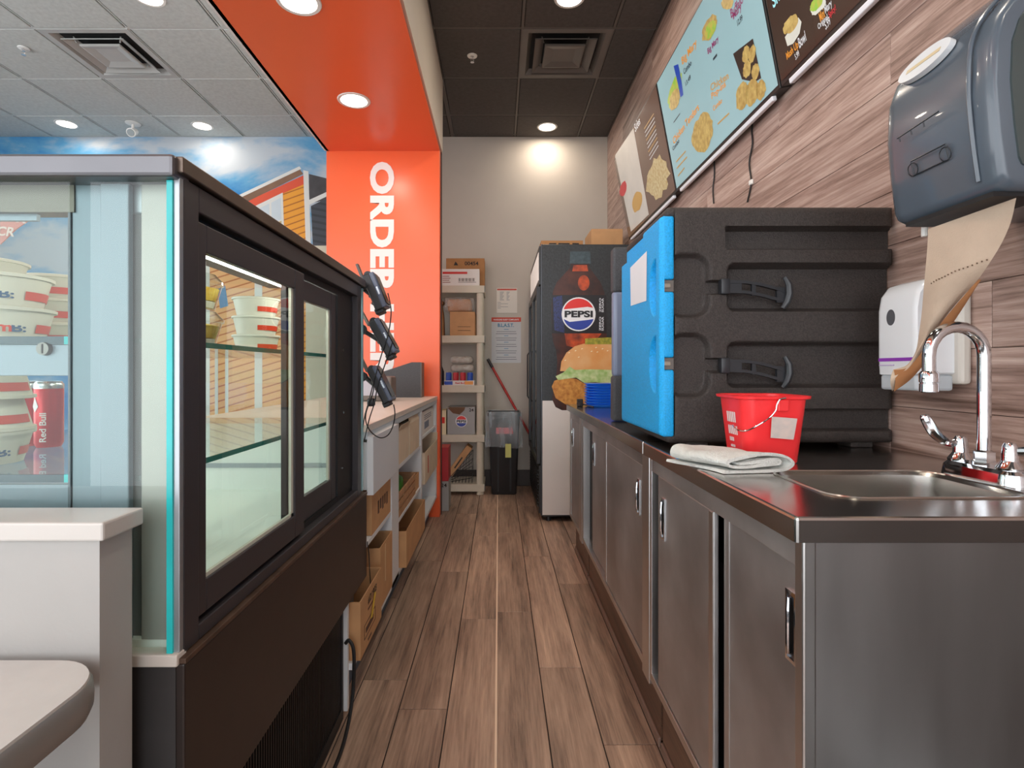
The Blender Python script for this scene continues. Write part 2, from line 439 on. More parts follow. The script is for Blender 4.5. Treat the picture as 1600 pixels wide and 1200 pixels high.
xsb = [BX0, -1.05, BX1+.012]
tile_field([BX0, -1.05, -.447], [4.236, 4.805, YB-.003], M_tile, M_grid)
xsl = [XL+.01]+[-1.821-.61*k for k in range(5, -1, -1)]+[BX0-.012]
il = min(range(len(xsl)), key=lambda i: abs(xsl[i]+3.041))
tile_field(xsl, ysr, M_tileg, M_gridg, skip={(il, iv)})
# ------------------------------------------------------------------ ceiling fittings
M_lamp = mat('lamp_diffuser', (255, 246, 232), .5, var=0, emis=7.0)
M_trimw = mat('lamp_trim_white', (238, 236, 230), .4, var=.01)
def downlight(x, y, z, label, group, r=.075, dim=1.0):
    t = thing('recessed_downlight', label, 'ceiling light', (x, y, z), group)
    MB().lathe([(r, .002), (r, -.004), (r*1.2, -.005), (r*1.25, -.001), (r*1.25, .002)], (x, y, z)).build('trim_ring', M_trimw, t)
    MB().lathe([(0, -.0035), (r*1.0, -.0035), (r*1.0, .001)], (x, y, z)).build('diffuser', M_lamp, t)
    ld = bpy.data.lights.new('downlight', 'AREA'); ld.shape = 'DISK'; ld.size = .14; ld.energy = dim*LAMP_W*(.45 if z < 3 else .3 if x < -1.3 else 1.0); ld.color = LAMP_COL
    lo = bpy.data.objects.new('lamp_light', ld); COL.objects.link(lo); lo.parent = t; lo.location = (0, 0, -.012)
    return t
gR, gS, gD = 'downlights over the aisle', 'downlights in the orange soffit', 'downlights over the dining area'
downlight(.447, 5.03, ZC-.004, 'recessed ceiling light in the charcoal tiles close to the white back wall', gR, dim=.55)
downlight(.426, 3.29, ZC-.004, 'recessed ceiling light in the charcoal tiles cut by the top of the picture', gR)
downlight(.43, 1.4, ZC-.004, 'unseen recessed light added in the charcoal tiles above the sink', gR)  # added lamp out of view, brightens the sink end
downlight(.43, -.3, ZC-.004, 'unseen recessed light added in the charcoal tiles behind the camera', gR)  # unseen lamp added for illumination of the near aisle
downlight(-.887, 3.357, BZ, 'recessed light in the orange soffit wholly in view above the order wall', gS, .08)
downlight(-.897, 2.455, BZ, 'recessed light in the orange soffit cut by the top of the picture', gS, .08)
downlight(-.89, 1.5, BZ, 'unseen recessed light added in the orange soffit above the display case', gS, .08)  # extra soffit lamp, unseen, added to light the case
downlight(-.89, .5, BZ, 'unseen recessed light added in the orange soffit nearest the shop front', gS, .08)  # another unseen soffit lamp, added as extra light
for (px_, py_, lb) in ((104, 193, 'recessed light in the grey ceiling left of the small white spotlight'), (316, 196, 'recessed light in the grey ceiling right of the small white spotlight'), (232, -6, 'recessed light in the grey ceiling cut by the top edge above the square vent')):
    d = (ZC-CAM_H)*FPX/(VY-py_); q = P(px_, py_, d); downlight(q.x, q.y, ZC-.004, lb, gD)
downlight(-3.0, 1.4, ZC-.004, 'unseen recessed light added in the grey ceiling beside the shop windows', gD)  # unseen dining lamp added for more light
def vent(x, y, label, mt, mdark, s=.30):
    z = ZC-.004
    t = thing('square_ceiling_vent', label, 'vent', (x, y, z), 'square ceiling vents')
    b = MB()
    rings = [[Vector((x+a*h, y+c*h, z+dz)) for a, c in ((-1,-1),(1,-1),(1,1),(-1,1))] for h, dz in ((s, .004), (s, -.001), (s*.86, 0.0), (s*.72, .05))]
    b.loft(rings, False, False).build('frame', mt, t)
    MB().box(x-s*.74, x+s*.74, y-s*.74, y+s*.74, z+.05, z+.056).build('throat', mdark, t)
    for h0, h1, za, zb, nm in ((.70, .52, -.004, .03, 'outer_louvre'), (.48, .22, -.002, .0, 'inner_louvre')):
        b = MB()
        if nm == 'outer_louvre':
            b.loft([[Vector((x+a*h*s, y+c*h*s, z+dz)) for a, c in ((-1,-1),(1,-1),(1,1),(-1,1))] for h, dz in ((.70, -.012), (.70, -.006), (.50, .028), (.49, .024), (.69, -.012))], False, False)
        else:
            b.loft([[Vector((x+a*h*s, y+c*h*s, z+dz)) for a, c in ((-1,-1),(1,-1),(1,1),(-1,1))] for h, dz in ((.46, .0), (.46, -.012), (.43, -.014), (.02, .02))], True, True)
        b.build(nm, mt, t, smooth=0)
    for a, c in ((-.55, -.55), (.55, -.55), (.55, .55), (-.55, .55)):
        MB().cyl((x+a*s, y+c*s, z+.05), (x+a*s*.9, y+c*s*.9, z+.0), .005, n=8).build('hanger', mt, t)
    return t
vent(.457, 3.89, 'dark grey square air vent in the charcoal tiles over the aisle', mat('vent_dark', (104, 98, 92), .45, var=.06), mat('vent_throat', (22, 20, 19), .8))
vent(xsl[il]+.305, 3.89, 'light grey square air vent in the grey dining ceiling', mat('vent_light', (186, 186, 182), .45, var=.06), mat('vent_throat', (0, 0, 0)))
M_chrome = mat('chrome', (225, 228, 232), .08, 1.0, var=.02)
def sprinkler(x, y, label):
    z = ZC-.005
    t = thing('sprinkler_head', label, 'sprinkler', (x, y, z), 'ceiling sprinklers')
    MB().lathe([(.012, 0), (.036, -.001), (.034, -.006), (.014, -.010), (.010, -.004)], (x, y, z)).build('escutcheon', M_trimw, t)
    b = MB().cyl((x, y, z), (x, y, z-.022), .007, n=10)
    b.build('body', M_chrome, t)
    MB().tube([(x-.010, y, z-.02), (x-.012, y, z-.032), (x, y, z-.045), (x+.012, y, z-.032), (x+.010, y, z-.02)], .0025, 6).build('yoke', M_chrome, t)
    MB().cyl((x, y, z-.045), (x, y, z-.048), .014, n=14).build('deflector', M_chrome, t)
sprinkler(-.187, 3.89, 'chrome sprinkler head in the charcoal ceiling left of the dark vent')
q = P(37, 74, (ZC-CAM_H)*FPX/(VY-74)); sprinkler(q.x, q.y, 'chrome sprinkler head in the grey ceiling left of the light vent')
q = P(208, 192, (ZC-CAM_H)*FPX/(VY-192)); x, y, z = q.x, q.y, ZC-.005
t = thing('spotlight', 'small white swivel spotlight hanging from the grey dining ceiling', 'spotlight', (x, y, z))
MB().lathe([(0, -.012), (.03, -.012), (.062, -.004), (.064, 0)], (x, y, z)).build('ceiling_plate', M_trimw, t)
MB().cyl((x, y, z-.01), (x, y-.005, z-.06), .012, n=12).build('stem', M_trimw, t)
MB().cyl((x, y+.03, z-.062), (x+.006, y-.04, z-.10), .028, .04, n=20).build('head', M_trimw, t)
MB().cyl((x+.006, y-.0405, z-.1003), (x+.0066, y-.046, z-.1035), .03, .03, n=20).build('lens', mat('lens_grey', (150, 158, 160), .15), t)
# ================================================================== steel counter run on the right
M_steel = mat('brushed_steel', (206, 204, 202), .33, 1.0, var=.06, vscale=3, stretch=(6, 6, 1), rvar=.05)
M_steelw = mat('worn_steel_front', (186, 184, 184), .44, .92, var=.22, vscale=5, rvar=.12, detail=8, bump=.06, bscale=14)
M_steelt = mat('steel_worktop', (186, 182, 178), .2, 1.0, var=.08, vscale=4, rvar=.06, detail=6)
M_steels = mat('sink_steel', (178, 174, 168), .26, 1.0, var=.06)
M_dark = mat('shadow_gap', (20, 19, 19), .7)
M_kick = wood('kick_wood', (62, 45, 36), (92, 68, 54), (118, 90, 72), rough=.4, rand=.02, scale=.8, knots=False)
CX = .417; ZT = .9
def worktop(name, label, y0, y1, hole=None, group='steel worktops'):
    t = thing(name, label, 'counter', (.73, (y0+y1)/2, ZT-.036), group)
    b = MB(); bm = b.bm
    zt, zb = ZT, ZT-.036
    oc = [(WR-.001, y1), (CX, y1), (CX, y0), (WR-.001, y0)]
    ot = [bm.verts.new((x, y, zt)) for x, y in oc]; ob = [bm.verts.new((x, y, zb)) for x, y in oc]
    for i in range(4): bm.faces.new((ot[i], ot[(i+1)%4], ob[(i+1)%4], ob[i]))
    if hole:
        cx, cy, hx, hy, r = hole; k = 6
        inner = [bm.verts.new((x, y, zt)) for x, y in rrect(cx, cy, hx, hy, r, k)]
        n = len(inner)
        for i in range(n):
            c0, c1 = i//k, ((i+1) % n)//k
            q = [inner[i], inner[(i+1) % n], ot[c1]]
            if c0 != c1: q.append(ot[c0])
            bm.faces.new(q)
    else: bm.faces.new(ot)
    bm.faces.new(ob[::-1]) if not hole else None
    bm.edges.ensure_lookup_table()
    es = [e for e in bm.edges if all(v in ot for v in e.verts) or (e.verts[0] in ot and e.verts[1] in ob) or (e.verts[1] in ot and e.verts[0] in ob)]
    bmesh.ops.bevel(bm, geom=es, offset=.0045, segments=2, affect='EDGES', profile=.5)
    b.build('worktop', M_steelt, t)
    if hole:
        cx, cy, hx, hy, r = hole; rings = []
        for (ins, dz, rr) in ((0, 0, r), (.006, -.006, r), (.008, -.03, r), (.012, -.13, r), (.02, -.15, r*.95), (.045, -.158, r*.8)):
            rings.append([(x, y, zt+dz) for x, y in rrect(cx, cy, hx-ins, hy-ins, max(.01, rr-ins*.5), 6)])
        MB().loft(rings, False, True).build('sink_bowl', M_steels, t)
        MB().lathe([(0, .002), (.022, .002), (.034, .006), (.04, .004), (.042, 0)], (cx, cy, zt-.158)).build('drain', M_chrome, t)
        rim = MB(); pr = rrect(cx, cy, hx+.003, hy+.003, r+.003, 6)
        rim.tube([(x, y, zt+.0005) for x, y in pr+pr[:1]], .0028, 6, False).build('bowl_rim', M_steels, t)
    return t
SK = (.712, 1.0, .163, .117, .045)
worktop('sink_worktop', 'stainless steel worktop with a sunken sink bowl, nearest the camera', .768, 1.583, SK)
worktop('steel_worktop', 'long stainless steel worktop carrying the food carriers, beyond the sink top', 1.588, 3.36)
def pull(parent, x, y, z0, z1, w=.032):
    """recessed chrome pull on a sliding door (faces the aisle)"""
    h = MB()
    o = [(y-w/2, z0), (y+w/2, z0), (y+w/2, z1), (y-w/2, z1)]
    i = [(y-w/2+.006, z0+.006), (y+w/2-.006, z0+.006), (y+w/2-.006, z1-.006), (y-w/2+.006, z1-.006)]
    h.loft([[(x, a, c) for a, c in o], [(x-.004, a, c) for a, c in o], [(x-.0045, a, c) for a, c in i], [(x-.001, a, c) for a, c in i]], False, False)
    hd = h.build('handle', M_chrome, parent)
    MB().box(x-.0012, x-.0006, y-w/2+.006, y+w/2-.006, z0+.006, z1-.006).build('recess', mat('pull_recess', (60, 60, 62), .3, .9), hd)
    MB().tube([(x-.004, y+w*.22, z0+.012), (x-.0065, y+w*.12, z0+.03), (x-.0065, y+w*.12, z1-.03), (x-.004, y+w*.22, z1-.012)], .0035, 8).build('grip', M_chrome, hd)
    return hd
def cabinet(name, label, y0, y1, doors, post, near=False):
    """doors: list of (y0, y1, x, handle_y); post: width of the corner posts"""
    t = thing(name, label, 'cabinet', (.74, (y0+y1)/2, .2), 'steel base cabinets')
    zb, zt = .215, ZT-.037
    box('body', M_dark, .475, WR-.004, y0+.012, y1-.006, zb, (zt-.165) if near else zt-.002, t)
    if near:
        box('end_panel', M_steel, .452, WR-.003, y0, y0+.012, .0, zt, t)
        MB().box(.436, .456, y0-.001, y0+.022, .0, zt, .003).build('corner_post', M_steel, t)
    else:
        box('corner_post', M_steel, .436, .475, y0, y0+post, zb-.02, zt, t, bev=.003)
    box('far_post', M_steel, .438, .475, y1-post*.5, y1, zb, zt, t, bev=.002)
    box('top_rail', M_steelw, .439, .462, y0+.01, y1, zt-.046, zt, t, bev=.002)
    box('bottom_track', M_steel, .437, .50, y0+.01, y1, zb, zb+.022, t, bev=.002)
    for (a, c, x, hy) in doors:
        d = box('sliding_door', M_steelw, x, x+.012, a, c, zb+.024, zt-.047, t, bev=.0025)
        box('door_edge', M_steel, x-.0015, x+.0005, (a if abs(hy-c) < abs(hy-a) else c-.022), (a+.022 if abs(hy-c) < abs(hy-a) else c), zb+.026, zt-.05, d)
        if hy: pull(d, x, hy, .655, .765)
    # brown plinth under the doors
    box('plinth', M_kick, .476, WR-.01, y0+.014, y1, .022, zb-.001, t)
    box('plinth_foot', mat('plinth_strip', (128, 104, 92), .4), .468, .476, y0+.014, y1, .001, .03, t, bev=.002)
    return t
cabinet('sink_cabinet', 'steel cabinet under the sink with two sliding doors and a plain end panel', .785, 1.583, [(.808, 1.10, .455, .845), (1.125, 1.515, .4415, 1.462)], .03, True)
cabinet('steel_cabinet', 'steel cabinet with two sliding doors under the large food carrier', 1.588, 2.87, [(1.672, 2.26, .4415, 1.72), (2.24, 2.655, .455, 2.60)], .075)
cabinet('steel_cabinet', 'narrow far steel cabinet beside the drinks cooler', 2.875, 3.36, [(2.975, 3.30, .4415, 3.24)], .08)
# ------------------------------------------------------------------ tap
fx, fy = .905, 1.02
t = thing('sink_tap', 'chrome gooseneck tap with two lever handles behind the sink', 'faucet', (fx, fy, ZT))
rings = [[(x, y, ZT+z) for x, y in rrect(fx, fy-.002, hx, hy, hx*.95, 6)] for hx, hy, z in ((.029, .083, .0005), (.029, .083, .006), (.026, .08, .024), (.02, .074, .030))]
MB().loft(rings).build('base_plate', M_chrome, t)
MB().lathe([(.019, .028), (.019, .036), (.017, .040), (.017, .055), (.0125, .058)], (fx, fy, ZT), 6).build('hex_nut', M_chrome, t, smooth=20)
R = .053; pts = [(fx, fy, ZT+.05), (fx, fy, ZT+.15), (fx, fy, ZT+.23)]
for k in range(13):
    a = math.pi*k/12; pts.append((fx-R+R*math.cos(a), fy-.004*k/12, ZT+.234+R*math.sin(a)))
pts += [(fx-2*R, fy-.004, ZT+.19)]
MB().tube(pts, .0108, 16).build('gooseneck_spout', M_chrome, t)
MB().lathe([(.0, -.035), (.012, -.035), (.0150, -.033), (.0150, -.019), (.0138, -.018), (.0138, -.016), (.0155, -.015), (.0155, .0), (.012, .005), (.009, .006)], (fx-2*R, fy-.004, ZT+.20), 24).build('aerator', M_chrome, t)
for hy, lever in ((fy+.052, [(-.002, 0, .063), (-.022, .006, .066), (-.040, .012, .082), (-.054, .016, .108), (-.057, .017, .118)]), (fy-.052, [(.002, 0, .063), (.02, -.02, .066), (.04, -.035, .072), (.06, -.05, .085)])):
    hd = MB().lathe([(.020, .027), (.021, .034), (.013, .046), (.0125, .048), (.0125, .055), (.011, .072), (.008, .078), (0, .080)], (fx, hy, ZT), 20).build('handle_hub', M_chrome, t)
    lp = bez([(fx+a, hy+b_, ZT+c) for a, b_, c in lever], 20)
    MB().tube(lp, [.0062+.0042*math.sin(math.pi*min(1, i/(len(lp)-1)*.95)) for i in range(len(lp))], 10).build('lever', M_chrome, hd)
# ------------------------------------------------------------------ large black food carrier with a blue door
M_blk = mat('speckled_black_plastic', (58, 52, 49), .62, var=.35, vscale=260, detail=2, bump=.55, bscale=320)
M_blk2 = mat('black_latch_plastic', (44, 46, 50), .35, var=.05)
M_blue = mat('bright_blue_plastic', (16, 170, 240), .55, var=.16, vscale=230, detail=2, bump=.35, bscale=300)
x0, x1, y0, y1, z0, z1 = .462, 1.040, 1.432, 1.892, .915, 1.539
t = thing('food_carrier', 'large black insulated food carrier with a bright blue door on the worktop', 'food carrier', (.75, 1.66, ZT))
def rr_mask(x, z, a, b, c, d, r, e):
    """1 inside the rounded rectangle, falling to 0 over e"""
    dx = max(a+r-x, x-(b-r), 0); dz = max(c+r-z, z-(d-r), 0)
    dist = math.hypot(dx, dz)-r
    return 1-sm(-e, 0, dist)
def PX(x): return (x-VX)*1.432/FPX
def PZ(y): return CAM_H-(y-VY)*1.432/FPX
REC = [(1133, 1480, 353, 389, .010, .006, .030), (1136, 1480, 410, 487, .022, .012, .034), (1136, 1480, 533, 607, .022, .012, .034), (1131, 1480, 638, 674, .010, .006, .030),
       (1040, 1112, 394, 498, .045, .014, .022), (1040, 1112, 519, 623, .045, .014, .022), (1100, 1146, 437, 460, .004, .003, .022), (1100, 1146, 559, 582, .004, .003, .022)]
def relief(x, z):
    d = 0.0
    for (a, b, c, e, r, s_, dep) in REC:
        d = max(d, dep*rr_mask(x, z, PX(a), PX(b), PZ(e), PZ(c), r, s_))
    R_ = .022; e = min(x-x0+.012, x1-x, z-z0, z1-z)
    if e < R_: d = max(d, R_-math.sqrt(max(0, R_*R_-(R_-max(e, 0))**2)))
    return d
NX, NZ = 150, 150; rows = []
for j in range(NZ+1):
    z = z0+(z1-z0)*j/NZ
    rows.append([(x0+(x1-x0)*i/NX, y0+relief(x0+(x1-x0)*i/NX, z), z) for i in range(NX+1)])
b = MB(); b.grid(rows)
b.build('near_side_shell', M_blk, t, smooth=50)
b = MB()
b.box(x0+.002, x1-.001, y0+.046, y1, z0+.001, z1-.001, .01, 3)
b.build('body', M_blk, t)
# rims wrap around the door above and below
b = MB().box(.440, x0+.06, y0+.008, y1, z1-.032, z1, .014, 3); b.build('top_rim', M_blk, t)
b = MB().box(.440, x0+.06, y0+.008, y1, z0, z0+.026, .012, 3); b.build('bottom_rim', M_blk, t)
for (a, c) in ((.50, .56), (.94, 1.0)):
    for (yy) in (1.46, 1.80):
        box('foot', M_blk, a, c, yy, yy+.06, ZT+.0006, z0+.01, t, bev=.004)
# blue door: dished front with two half-moon finger scoops, notched near edge
dx0, dx1, dz0, dz1 = .423, .461, .932, 1.512
dy0, dy1 = y0+.003, y1-.004
def door_relief(y, z):
    d = 0.0
    for zc in (1.330, 1.123):
        q = math.hypot((y-dy0-.012)/.070, (z-zc)/.082)
        if y > dy0+.040: d = max(d, .022*(1-sm(.86, 1.0, math.hypot((y-dy0-.040)/.062, (z-zc)/.078))))
    R_ = .012; e = min(y-dy0, dy1-y, z-dz0, dz1-z)
    if e < R_: d = max(d, R_-math.sqrt(max(0, R_*R_-(R_-e)**2)))
    if z > dz1-.05 and y > dy0+.17: d = max(d, .02*sm(dz1-.05, dz1-.045, z))
    return d
rows = []
NY = 90
for j in range(NZ+1):
    z = dz0+(dz1-dz0)*j/NZ
    rows.append([(dx0+door_relief(dy1+(dy0-dy1)*i/NY, z), dy1+(dy0-dy1)*i/NY, z) for i in range(NY+1)])
b = MB(); b.grid(rows)
door = b.build('door', M_blue, t, smooth=50)
# door edge facing the camera, in three lengths between the two latch notches
for (a, c) in ((dz0, 1.108), (1.140, 1.313), (1.345, dz1)):
    MB().box(dx0+.008, dx1, dy0-.001, dy0+.04, a, c, .006, 3).build('edge_block', M_blue, door)
box('door_core', M_blue, dx0+.024, dx1, dy0+.038, dy1, dz0+.003, dz1-.003, door)
for zc in (1.124, 1.329):
    box('latch_keeper', mat('keeper_grey', (104, 98, 92), .4), dx0+.010, dx1, dy0+.006, dy0+.036, zc-.015, zc+.015, door)
    MB().box(dx0+.012, dx0+.03, dy0+.001, dy0+.008, zc-.006, zc+.006, .003).build('keeper_pin', mat('pin_grey', (150, 140, 128), .4), door)
pf = Frame((dx0, 0, 0), (0, -1, 0), (0, 0, 1))
flat('paper_label', [pf.pt(-1.752, 1.435, .0015), pf.pt(-1.745, 1.312, .0015), pf.pt(-1.56, 1.305, .0015), pf.pt(-1.555, 1.446, .0015)], mat('white_paper', (232, 232, 236), .7, var=.02), door)
# two long rubber latches lying in the pockets
for zc in (1.3325, 1.126):
    k = zc-1.3325
    la = MB()
    yb = y0-.006
    la.box(PX(1125), PX(1139), yb-.004, yb+.02, PZ(460)+k, PZ(436)+k, .003)
    top = [(1139, 438), (1165, 439), (1190, 443), (1212, 449), (1224, 453)]; bot = [(1139, 458), (1165, 459), (1190, 464), (1212, 470), (1224, 472)]
    # strap outline with two windows: upper bar, lower bar and three bridges
    def bar(l0, l1):
        for (a0, a1), (b0, b1) in zip(zip(l0, l0[1:]), zip(l1, l1[1:])):
            la.prism([(PX(a0[0]), yb, PZ(a0[1])+k), (PX(a1[0]), yb, PZ(a1[1])+k), (PX(b1[0]), yb, PZ(b1[1])+k), (PX(b0[0]), yb, PZ(b0[1])+k)], (0, .014, 0))
    bar(top, [(x, y+4.5) for x, y in top]); bar([(x, y-4.5) for x, y in bot], bot)
    for xa, xb, ya, yb_ in ((1137, 1158, 439, 458), (1174, 1180, 441, 462), (1213, 1226, 449, 473)):
        la.box(PX(xa), PX(xb), yb+.002, yb+.012, PZ(yb_)+k, PZ(ya)+k)
    la.tube([(PX(1224), yb-.002, PZ(434)+k), (PX(1229), yb-.006, PZ(446)+k), (PX(1230), yb-.006, PZ(460)+k), (PX(1227), yb-.004, PZ(472)+k), (PX(1221), yb, PZ(482)+k)], [.006, .0085, .009, .0085, .006], 10)
    la.build('latch', M_blk2, t)
# ------------------------------------------------------------------ second carrier standing behind
t = thing('carrier_lid', 'tall dark grey panel with a pale smooth middle standing behind the blue-doored carrier', 'panel', (.55, 2.23, ZT))
M_gry = mat('grey_speckled_plastic', (70, 72, 76), .6, var=.3, vscale=260, detail=2, bump=.5, bscale=320)
X0, X1, Y0, Y1 = .461, .66, 2.20, 2.262
MB().box(X0, X1, Y0, Y1, .902, 1.086, .012, 3).build('lower_part', M_gry, t)
MB().box(X0, X1, Y0, Y1, 1.420, 1.604, .012, 3).build('upper_part', M_gry, t)
MB().box(X0+.002, X1-.004, Y0+.003, Y1-.004, 1.08, 1.43, .016, 4).build('smooth_band', mat('pale_blue_grey_plastic', (128, 140, 166), .3, var=.03), t)
# ------------------------------------------------------------------ blue tray stack at the far end
for k in range(9):
    o = MB(); z = ZT+.001+k*.0149
    o.loft([[(x, y, z+dz) for x, y in rrect(.605, 3.11, hx, hx*.85, .05, 6)] for hx, dz in ((.098, 0), (.112, .0125), (.112, .0142), (.102, .0142), (.092, .0142))])
    ob = o.build('food_tray', mat('royal_blue_plastic', (36, 116, 226), .3, var=.03), base=(.605, 3.11, z))
    tag(ob, ('bottom', 'second lowest', 'third lowest', 'fourth lowest', 'middle', 'fourth from top', 'third from top', 'second from top', 'topmost')[k]+' royal blue tray of the stack at the worktop end', 'tray', 'stacked blue trays')
t = thing('label_clip', 'small black and silver clip lying beside the blue tray stack', 'clip', (.46, 3.1, ZT))
box('body', mat('clip_black', (36, 32, 30), .4), .445, .478, 3.09, 3.12, ZT, ZT+.045, t, bev=.004)
MB().cyl((.452, 3.088, ZT+.02), (.452, 3.08, ZT+.02), .012, n=12).build('knob', M_chrome, t)
MB().tube([(.478, 3.1, ZT+.015), (.495, 3.03, ZT+.012), (.52, 3.0, ZT+.006)], .004, 6).build('lever', mat('clip_black', (0, 0, 0)), t)
# ------------------------------------------------------------------ red bucket
M_red = mat('red_bucket_plastic', (250, 56, 60), .3, var=.04)
bx, by = .606, 1.262
t = thing('red_bucket', 'square red plastic bucket with a wire handle beside the towel', 'bucket', (bx, by, ZT))
rings = []
for h, z, r in ((.054, .002, .022), (.058, .0005, .024), (.060, .004, .024), (.073, .142, .026), (.081, .144, .03), (.082, .150, .03), (.076, .151, .028), (.072, .149, .026), (.058, .008, .022)):
    rings.append([(x, y, ZT+z) for x, y in rrect(bx, by, h, h, r, 6)])
MB().loft(rings).build('pail', M_red, t, smooth=50)
lug = P(1225, 632, 1.181)
box('handle_lug', M_red, lug.x-.013, lug.x+.010, by-.083, by-.066, ZT+.118, ZT+.143, t, bev=.002)
wy = by-.086
pp = [(1228, 622), (1219, 624), (1214, 632), (1212, 641), (1203, 652), (1185, 664), (1166, 673), (1152, 671), (1145, 664)]
pts = [P(x, y, 1.172-.0*i) for i, (x, y) in enumerate(pp)]
for i, q in enumerate(pts):
    if i > 5: pts[i] = P(pp[i][0], pp[i][1], 1.172+.02*(i-5))
MB().tube(bez(pts, 40), .0018, 8).build('wire_handle', M_chrome, t)
ty = by-.0715
flat('paper_tag', [P(1206, 651, 1.181), P(1204, 684, 1.186), P(1240, 687, 1.186), P(1246, 654, 1.181)], mat('stained_paper', (214, 196, 186), .8, col2=(196, 186, 180), vscale=60), t)
Mw = mat('white_print', (240, 225, 222), .5)
for (za, zb_, ya, yb_) in ((.088, .112, .022, -.026), (.060, .080, .020, -.030), (.044, .053, .018, -.006), (.030, .036, .014, -.010)):
    n_ = 5
    for k in range(n_):
        u0 = ya+(yb_-ya)*k/n_; u1 = u0+(yb_-ya)/n_*.72
        f_ = lambda z: bx-.0602-.013*(z-.004)/.138-.0006
        flat('worn_print', [(f_(za), by+u0, ZT+za), (f_(za), by+u1, ZT+za), (f_(zb_), by+u1, ZT+zb_), (f_(zb_), by+u0, ZT+zb_)], Mw, t)
# ------------------------------------------------------------------ folded towel
t = thing('folded_towel', 'folded white cotton towel at the front edge of the sink top', 'towel', (.49, 1.2, ZT))
M_tow = mat('white_terry_cloth', (226, 228, 222), .95, var=.06, vscale=60, bump=1.0, bscale=420)
def layer_profile(kind):
    return kind
prof = []
# spiral outline of the fold seen end-on: u to the right, z up
core = [(-.060, .004), (-.02, .003), (.04, .004), (.072, .007), (.084, .018), (.074, .030), (.04, .034), (-.01, .035), (-.045, .031), (-.056, .023), (-.048, .015), (-.02, .013), (.02, .016), (.050, .018), (.056, .021), (.046, .0235), (.01, .022), (-.03, .021)]
cc = bez([(u, z, 0) for u, z in core], 90)
def strip(cc, th):
    L_, R_ = [], []
    for i, p in enumerate(cc):
        d = (cc[min(i+1, len(cc)-1)]-cc[max(0, i-1)]).normalized(); n = Vector((-d.y, d.x, 0))
        L_.append(p+n*th); R_.append(p-n*th)
    return L_+R_[::-1]
outl = strip(cc, .0032)
dirv = Vector((-.42, .91, 0)).normalized(); uv_ = Vector((.955, .12, 0)).normalized()
org = Vector((.505, 1.092, ZT+.0005))
rings = []
for k in range(13):
    f = k/12; c_ = org+dirv*(.165*f)
    rings.append([c_+uv_*(p.x*(1-.12*f)+.006*math.sin(5*f+p.y*90))+Vector((0, 0, max(.0006, p.y*(1-.15*f)+.004*math.sin(f*7+p.x*40)*sm(.012, .03, p.y)+.014*sm(.6, 1, f)*sm(.01, -.05, p.x)*sm(.01, .03, p.y)))) for p in outl])
MB().loft(rings).build('cloth', M_tow, t, smooth=60)
# ------------------------------------------------------------------ paper towel dispenser on the wall
M_disp = mat('smoked_grey_plastic', (82, 92, 102), .27, var=.05, coat=.3)
M_disp2 = mat('smoked_side_plastic', (66, 76, 76), .3, var=.05)
t = thing('towel_dispenser', 'dark smoked plastic paper towel dispenser on the plank wall above the sink', 'dispenser', (.92, .99, 1.39))
prof = [(1.043, 1.862), (.992, 1.852), (.93, 1.806), (.87, 1.757), (.826, 1.714), (.798, 1.676), (.784, 1.634), (.781, 1.56), (.788, 1.48), (.797, 1.415), (.803, 1.402), (.82, 1.394), (.90, 1.394), (1.043, 1.40)]
cen = Vector((.93, 1.6))
rings = []
for (yy, s_) in ((.868, .93), (.871, .965), (.880, .99), (.895, 1.0), (1.08, 1.0), (1.097, .99), (1.106, .965), (1.109, .93)):
    rings.append([(min(1.0435, cen.x+(a-cen.x)*(s_ if a < 1.04 else 1)), yy, cen.y+(c-cen.y)*s_) for a, c in prof])
MB().loft(rings).build('cover', M_disp, t, smooth=40)
# raised rib that follows the near edge, side panel inset
rb = [(a-.0035, .905, c+.003) for a, c in prof[1:10]]
MB().tube(bez(rb, 40), .0035, 8).build('edge_rib', M_disp, t)
sp_ = [(cen.x+(a-cen.x)*.80, cen.y+(c-cen.y)*.84) for a, c in prof]
MB().prism([(min(1.04, a), .8645, c) for a, c in sp_], (0, .006, 0)).build('side_panel', M_disp2, t)
for zz in (1.70, 1.63): box('side_line', mat('line_dark', (30, 34, 34), .5), .835, 1.04, .8630, .8648, zz, zz+.003, t)
# white oval badge on the shoulder of the cover
va = Vector((.826, 0, 1.714)); vb = Vector((.784, 0, 1.634)); up_ = (va-vb).normalized()
fo = Frame(((.797+.80)/2-.001, 1.015, 1.676), (0, -1, 0), (.35, 0, .94))
ov = [fo.pt(.062*math.cos(a), .026*math.sin(a), .0) for a in [2*math.pi*k/32 for k in range(32)]]
MB().prism([p+fo.n*.001 for p in ov], fo.n*.010).build('badge', mat('badge_white', (222, 226, 228), .25), t)
MB().prism([fo.pt(a, c, .0112) for a, c in ((-.04, -.004), (.04, -.004), (.04, .004), (-.04, .004))], fo.n*.0006).build('badge_stripe', mat('badge_gold', (205, 188, 150), .4), t)
